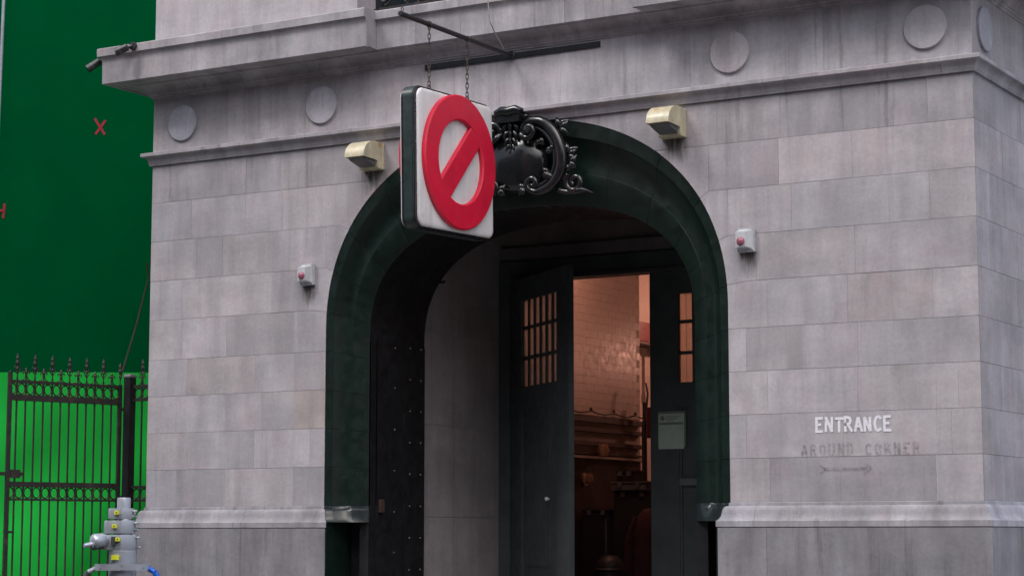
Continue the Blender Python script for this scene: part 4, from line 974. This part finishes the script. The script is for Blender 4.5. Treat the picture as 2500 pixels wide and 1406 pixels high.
put(MB().tube([mp(-0.15, -0.10, 1.655), mp(-0.19, -0.12, 1.645), mp(-0.205, -0.13, 1.643)], [0.016, 0.015, 0.012], 10), 'winch_handle', 'mast', wn, smooth=45)
put(MB().tube([mp(-0.10, -0.08, 1.640), mp(-0.165, -0.11, 1.632)], 0.017, 10), 'winch_grip', 'mast_dark', wn, smooth=45)
# spider bracket and legs
sr = []
for k in range(29):
    a = pi * (0.98 + 1.04 * k / 28); sr.append((0.165 * cos(a) * 1.0, 0.105 * sin(a)))
put(MB().loft([[mp(x, y, 1.498), mp(x * 0.93, y * 0.90, 1.498), mp(x * 0.93, y * 0.90, 1.535), mp(x, y, 1.535)] for x, y in sr]), 'spider_band', 'mast', ms, smooth=35)
put(MB().loft([[mp(x, -y, 1.498), mp(x * 0.93, -y * 0.90, 1.498), mp(x * 0.93, -y * 0.90, 1.535), mp(x, -y, 1.535)] for x, y in sr]), 'spider_band', 'mast', ms, smooth=35)
for x, z in ((-0.12, 1.516), (0.015, 1.528), (0.015, 1.506), (0.135, 1.516)):
    yb = -0.105 * sqrt(max(0.0, 1 - (x / 0.168) ** 2)) 
    put(MB().tube([mp(x, yb + 0.004, z), mp(x, yb - 0.004, z)], 0.0055, 8), 'bolt', 'grey_pole', ms)
for ang_, matn in ((radians(188), 'grey_pole'), (radians(-8), 'blue'), (radians(90), 'grey_pole')):
    c_, s_ = cos(ang_), sin(ang_)
    put(MB().tube([mp(0.155 * c_, 0.155 * s_ * 0.6, 1.51), mp(0.20 * c_, 0.2 * s_, 1.487)], 0.015, 10), 'leg_joint', matn, ms, smooth=40)
    put(MB().tube([mp(0.20 * c_, 0.2 * s_, 1.487), mp(0.95 * c_, 0.95 * s_, -0.12)], 0.018, 10), 'leg', 'blue' if matn == 'blue' else 'mast_dark', ms, smooth=40)
    put(MB().tube([mp(0.08 * c_, 0.08 * s_, 0.30), mp(0.62 * c_, 0.62 * s_, 0.58)], 0.010, 8), 'brace', 'mast', ms, smooth=40)
    put(MB().rev([(0.03, -0.14), (0.03, -0.12), (0.018, -0.10)], mp(0.95 * c_, 0.95 * s_, 0), 'z', 10), 'foot', 'mast_dark', ms)

# ------------------------------------------------------------------ paper notice on the right door leaf
pn = thing('paper_notice', 'pale green printed notice taped to the right door leaf', 'notice', (-4.42, 2.915, 2.63))
sheet = put(MB().box(-4.578, -4.268, 2.9145, 2.9165, 2.634, 3.020), 'sheet', 'paper', pn)
put(MB().box(-4.572, -4.274, 2.9130, 2.9140, 2.900, 2.925), 'printed_band', 'paper_ink', pn)
put(MB().rev([(0.028, -0.0006), (0.028, 0.0), (0.001, 0.0)], (-4.53, 2.9140, 2.972), 'y', 14), 'printed_crest', 'paper_ink', pn)
for k in range(3): put(MB().box(-4.48, -4.30 - 0.03 * k, 2.9132, 2.9140, 2.99 - 0.02 * k, 2.997 - 0.02 * k), 'printed_line', 'paper_ink', pn)
put(MB().box(-4.585, -4.245, 2.9172, 2.9195, 2.66, 3.046), 'backing_sheet', 'paper_ink', pn)

# ------------------------------------------------------------------ things inside the room
def lamp(x, y, z, power, label, rad=0.09):
    t = thing('pendant_or_added_lamp', label, 'lamp', (x, y, z), 'lit lamps inside the building')
    put(MB().ball((x, y, z), rad, rad, rad, 16, 10), 'bulb', 'bulb', t, smooth=60)
    put(MB().tube([(x, y, z + rad), (x, y, 5.99)], 0.008, 6), 'cord', 'dark', t)
    put(MB().rev([(0.03, rad * 0.9), (0.05, rad * 0.8), (rad * 1.6, rad * 0.35), (rad * 1.62, rad * 0.30), (0.045, rad * 0.75)], (x, y, z), 'z', 18), 'shade', 'dark', t, smooth=40)
    ld = bpy.data.lights.new('lamp_light', 'POINT'); ld.energy = power; ld.color = (1.0, 0.46, 0.335); ld.shadow_soft_size = rad * 1.1
    lo = bpy.data.objects.new('lamp_light', ld); col.objects.link(lo); lo.parent = t; lo.location = (0, 0, -rad * 1.3)
lamp(-6.0, 8.9, 4.40, 30, 'warm pendant lamp deep inside the room')
lamp(-6.3, 4.4, 5.62, 46, 'warm pendant lamp near the doors inside', 0.13)

lamp(-7.5, 11.3, 5.2, 55, 'added warm fill lamp in the far corner of the room')  # unseen lamp added to brighten the view through the right leaf's panes
fs = thing('festoon_cable', 'dark cable looped along the top of the wall boards', 'cable', (PX + 0.06, 6, 3.26))
P = []
for k in range(29):
    y = 4.5 + 2.7 * k / 28; ph = ((y - 4.5) % 0.62) / 0.62; P.append((PX + 0.055, y, 3.275 - 0.035 * 4 * ph * (1 - ph)))
put(MB().tube(P, 0.011, 6), 'cable', 'dark', fs, smooth=40)
for y in (5.12, 5.74, 6.36, 6.98): put(MB().ball((PX + 0.05, y, 3.292), 0.022, 0.022, 0.026, 8, 6), 'clip', 'dark', fs, smooth=60)

def sconce(y, z, k):
    t = thing('wall_sconce', 'small brass two armed sconce low on the dark wall', 'lamp', (PX, y, z))
    put(MB().rev([(0.001, 0.055), (0.03, 0.05), (0.045, 0.0), (0.03, -0.07), (0.001, -0.08)], (PX + 0.06, y - 0.06, z), 'z', 10), 'shade', 'brass', t, smooth=50)
    put(MB().rev([(0.001, 0.055), (0.03, 0.05), (0.045, 0.0), (0.03, -0.07), (0.001, -0.08)], (PX + 0.06, y + 0.08, z), 'z', 10), 'shade', 'brass', t, smooth=50)
    put(MB().tube([(PX + 0.005, y, z - 0.1), (PX + 0.06, y - 0.06, z - 0.08)], 0.01, 6).tube([(PX + 0.005, y, z - 0.1), (PX + 0.06, y + 0.08, z - 0.08)], 0.01, 6), 'arm', 'brass', t)
sconce(5.60, 2.42, 0)
tag(put(MB().rev([(0.06, 0.0), (0.075, 0.08), (0.06, 0.14), (0.05, 0.145), (0.05, 0.02), (0.001, 0.01)], (PX + 0.11, 5.95, 2.705), 'z', 14), 'copper_pot', 'brass', smooth=40), 'small copper pot on the dado rail inside', 'pot')

stp = put(MB().tube([(-6.85, 7.05, 0.02), (-6.85, 7.05, 3.45)], 0.030, 10), 'steel_post', 'dark', smooth=40); tag(stp, 'dark upright post at the end of the tiled pier', 'post')
cb = put(MB().tube([(-6.80, 7.0, 3.70), (-6.77, 6.99, 3.55), (-6.79, 6.98, 3.35), (-6.84, 6.97, 3.1), (-6.84, 6.97, 2.3)], 0.014, 6), 'hanging_hose', 'dark', smooth=40); tag(cb, 'dark hose hanging beside the pier end', 'hose')
rb_ = thing('hose_box', 'dark red hose box beyond the pier', 'box', (-7.3, 8.6, 3.1))
put(MB().box(-7.6, -6.95, 8.5, 8.8, 3.05, 3.48), 'box_body', 'redbox', rb_, bevel=0.02); put(MB().box(-7.58, -6.97, 8.47, 8.498, 3.08, 3.45), 'box_door', 'redbox', rb_, bevel=0.006)
du = thing('wall_duct', 'brown horizontal duct on the far wall inside', 'duct', (-8.8, 11.2, 4.6))
put(MB().box(-8.905, -8.62, 9.6, 11.35, 4.62, 4.92), 'duct_body', 'redbox', du, bevel=0.01); put(MB().box(-8.905, -8.60, 9.6, 11.35, 4.58, 4.615), 'duct_flange', 'board', du)
pp = put(MB().tube([(-8.72, 11.1, 3.9), (-8.72, 11.1, 4.57)], 0.045, 10).rev([(0.07, 3.95), (0.07, 3.99)], (-8.72, 11.1, 0), 'z', 10), 'vent_pipe', 'board', smooth=40); tag(pp, 'short brown pipe hanging below the duct', 'pipe')

def crate(x0, x1, y0, y1, z0, z1, mat, name, label, cat):
    t = thing(name, label, cat, ((x0 + x1) / 2, (y0 + y1) / 2, z0))
    put(MB().box(x0, x1, y0, y1, z0, z1 - 0.03), 'case_body', mat, t, bevel=0.012)
    put(MB().box(x0 - 0.008, x1 + 0.008, y0 - 0.008, y1 + 0.008, z1 - 0.028, z1), 'case_lid', mat, t, bevel=0.008)
    for q in (0.25, 0.75): put(MB().box(x0 + (x1 - x0) * q - 0.03, x0 + (x1 - x0) * q + 0.03, y0 - 0.016, y0 - 0.009, z1 - 0.07, z1 - 0.01), 'latch', 'grey_kit', t)
crate(-6.48, -5.95, 5.45, 5.95, 0.022, 2.24, 'dark', 'equipment_cabinet', 'tall black equipment cabinet inside the doorway', 'cabinet')
crate(-6.50, -6.00, 5.42, 5.97, 2.242, 2.36, 'grey_kit', 'drawer_unit', 'flat grey drawer unit on top of the black cabinet', 'case')
crate(-6.47, -6.22, 5.50, 5.80, 2.362, 2.50, 'dark', 'tape_deck', 'small black recorder on the grey drawer unit', 'case')
crate(-6.95, -6.56, 5.5, 6.0, 0.022, 2.02, 'dark', 'tool_chest', 'dark chest beside the cabinet below the sconce', 'chest')
ch = thing('hanging_coat', 'maroon coat hanging on a stand just inside the doorway', 'coat', (-5.62, 4.75, 0))
rows = []
for z, rx, ry in ((2.02, 0.02, 0.02), (2.01, 0.07, 0.05), (1.96, 0.13, 0.08), (1.86, 0.19, 0.11), (1.70, 0.215, 0.13), (1.45, 0.21, 0.13), (1.15, 0.22, 0.14), (0.85, 0.24, 0.15), (0.70, 0.25, 0.16)):
    rows.append([(-5.62 + rx * cos(2 * pi * k / 28) * (1 + 0.05 * sin(5 * 2 * pi * k / 28) * (2.0 - z)), 4.75 + ry * sin(2 * pi * k / 28) * (1 + 0.09 * sin(7 * 2 * pi * k / 28) * (2.0 - z)), z) for k in range(28)])
put(MB().loft(rows), 'garment', 'maroon', ch, smooth=60)
for sg_ in (-1, 1): put(MB().tube([(-5.62 + sg_ * 0.15, 4.73, 1.90), (-5.62 + sg_ * 0.24, 4.70, 1.62), (-5.62 + sg_ * 0.25, 4.69, 1.25)], [0.06, 0.065, 0.055], 10), 'sleeve', 'maroon', ch, smooth=60)
put(MB().tube([(-5.62, 4.75, 0.02), (-5.62, 4.75, 2.06)], 0.018, 8), 'stand_pole', 'dark', ch)
put(MB().rev([(0.001, 0.02), (0.20, 0.022), (0.20, 0.04), (0.03, 0.07)], (-5.62, 4.75, 0), 'z', 16), 'stand_base', 'dark', ch)
bn = thing('round_drum', 'grey ribbed drum with a spout pipe inside the doorway', 'drum', (-6.22, 4.85, 0))
put(MB().rev([(0.16, 0.02), (0.18, 0.05), (0.18, 1.30), (0.165, 1.38), (0.09, 1.45), (0.001, 1.46)], (-6.22, 4.85, 0), 'z', 22), 'drum_body', 'dark', bn, smooth=40)
for z in (0.4, 0.85, 1.28): put(MB().rev([(0.180, z - 0.02), (0.192, z - 0.01), (0.192, z + 0.01), (0.180, z + 0.02)], (-6.22, 4.85, 0), 'z', 22), 'hoop', 'dark', bn, smooth=40)
put(MB().tube([(-6.27, 4.85, 1.44), (-6.27, 4.85, 1.90)], 0.013, 8), 'spout', 'grey_kit', bn)

# dark pipe fitting at the far right of the side wall
pf = thing('standpipe', 'dark standpipe fitting low on the side wall', 'pipe', (0.22, 1.05, 1.2))
put(MB().tube([(0.10, 1.05, 1.35), (0.24, 1.05, 1.35), (0.28, 1.05, 1.28), (0.28, 1.05, 0.02)], 0.05, 12), 'riser', 'dark', pf, smooth=40)
put(MB().rev([(0.075, 0.10), (0.075, 0.125), (0.05, 0.13)], (0, 1.05, 1.35), 'x', 12), 'flange', 'dark', pf)
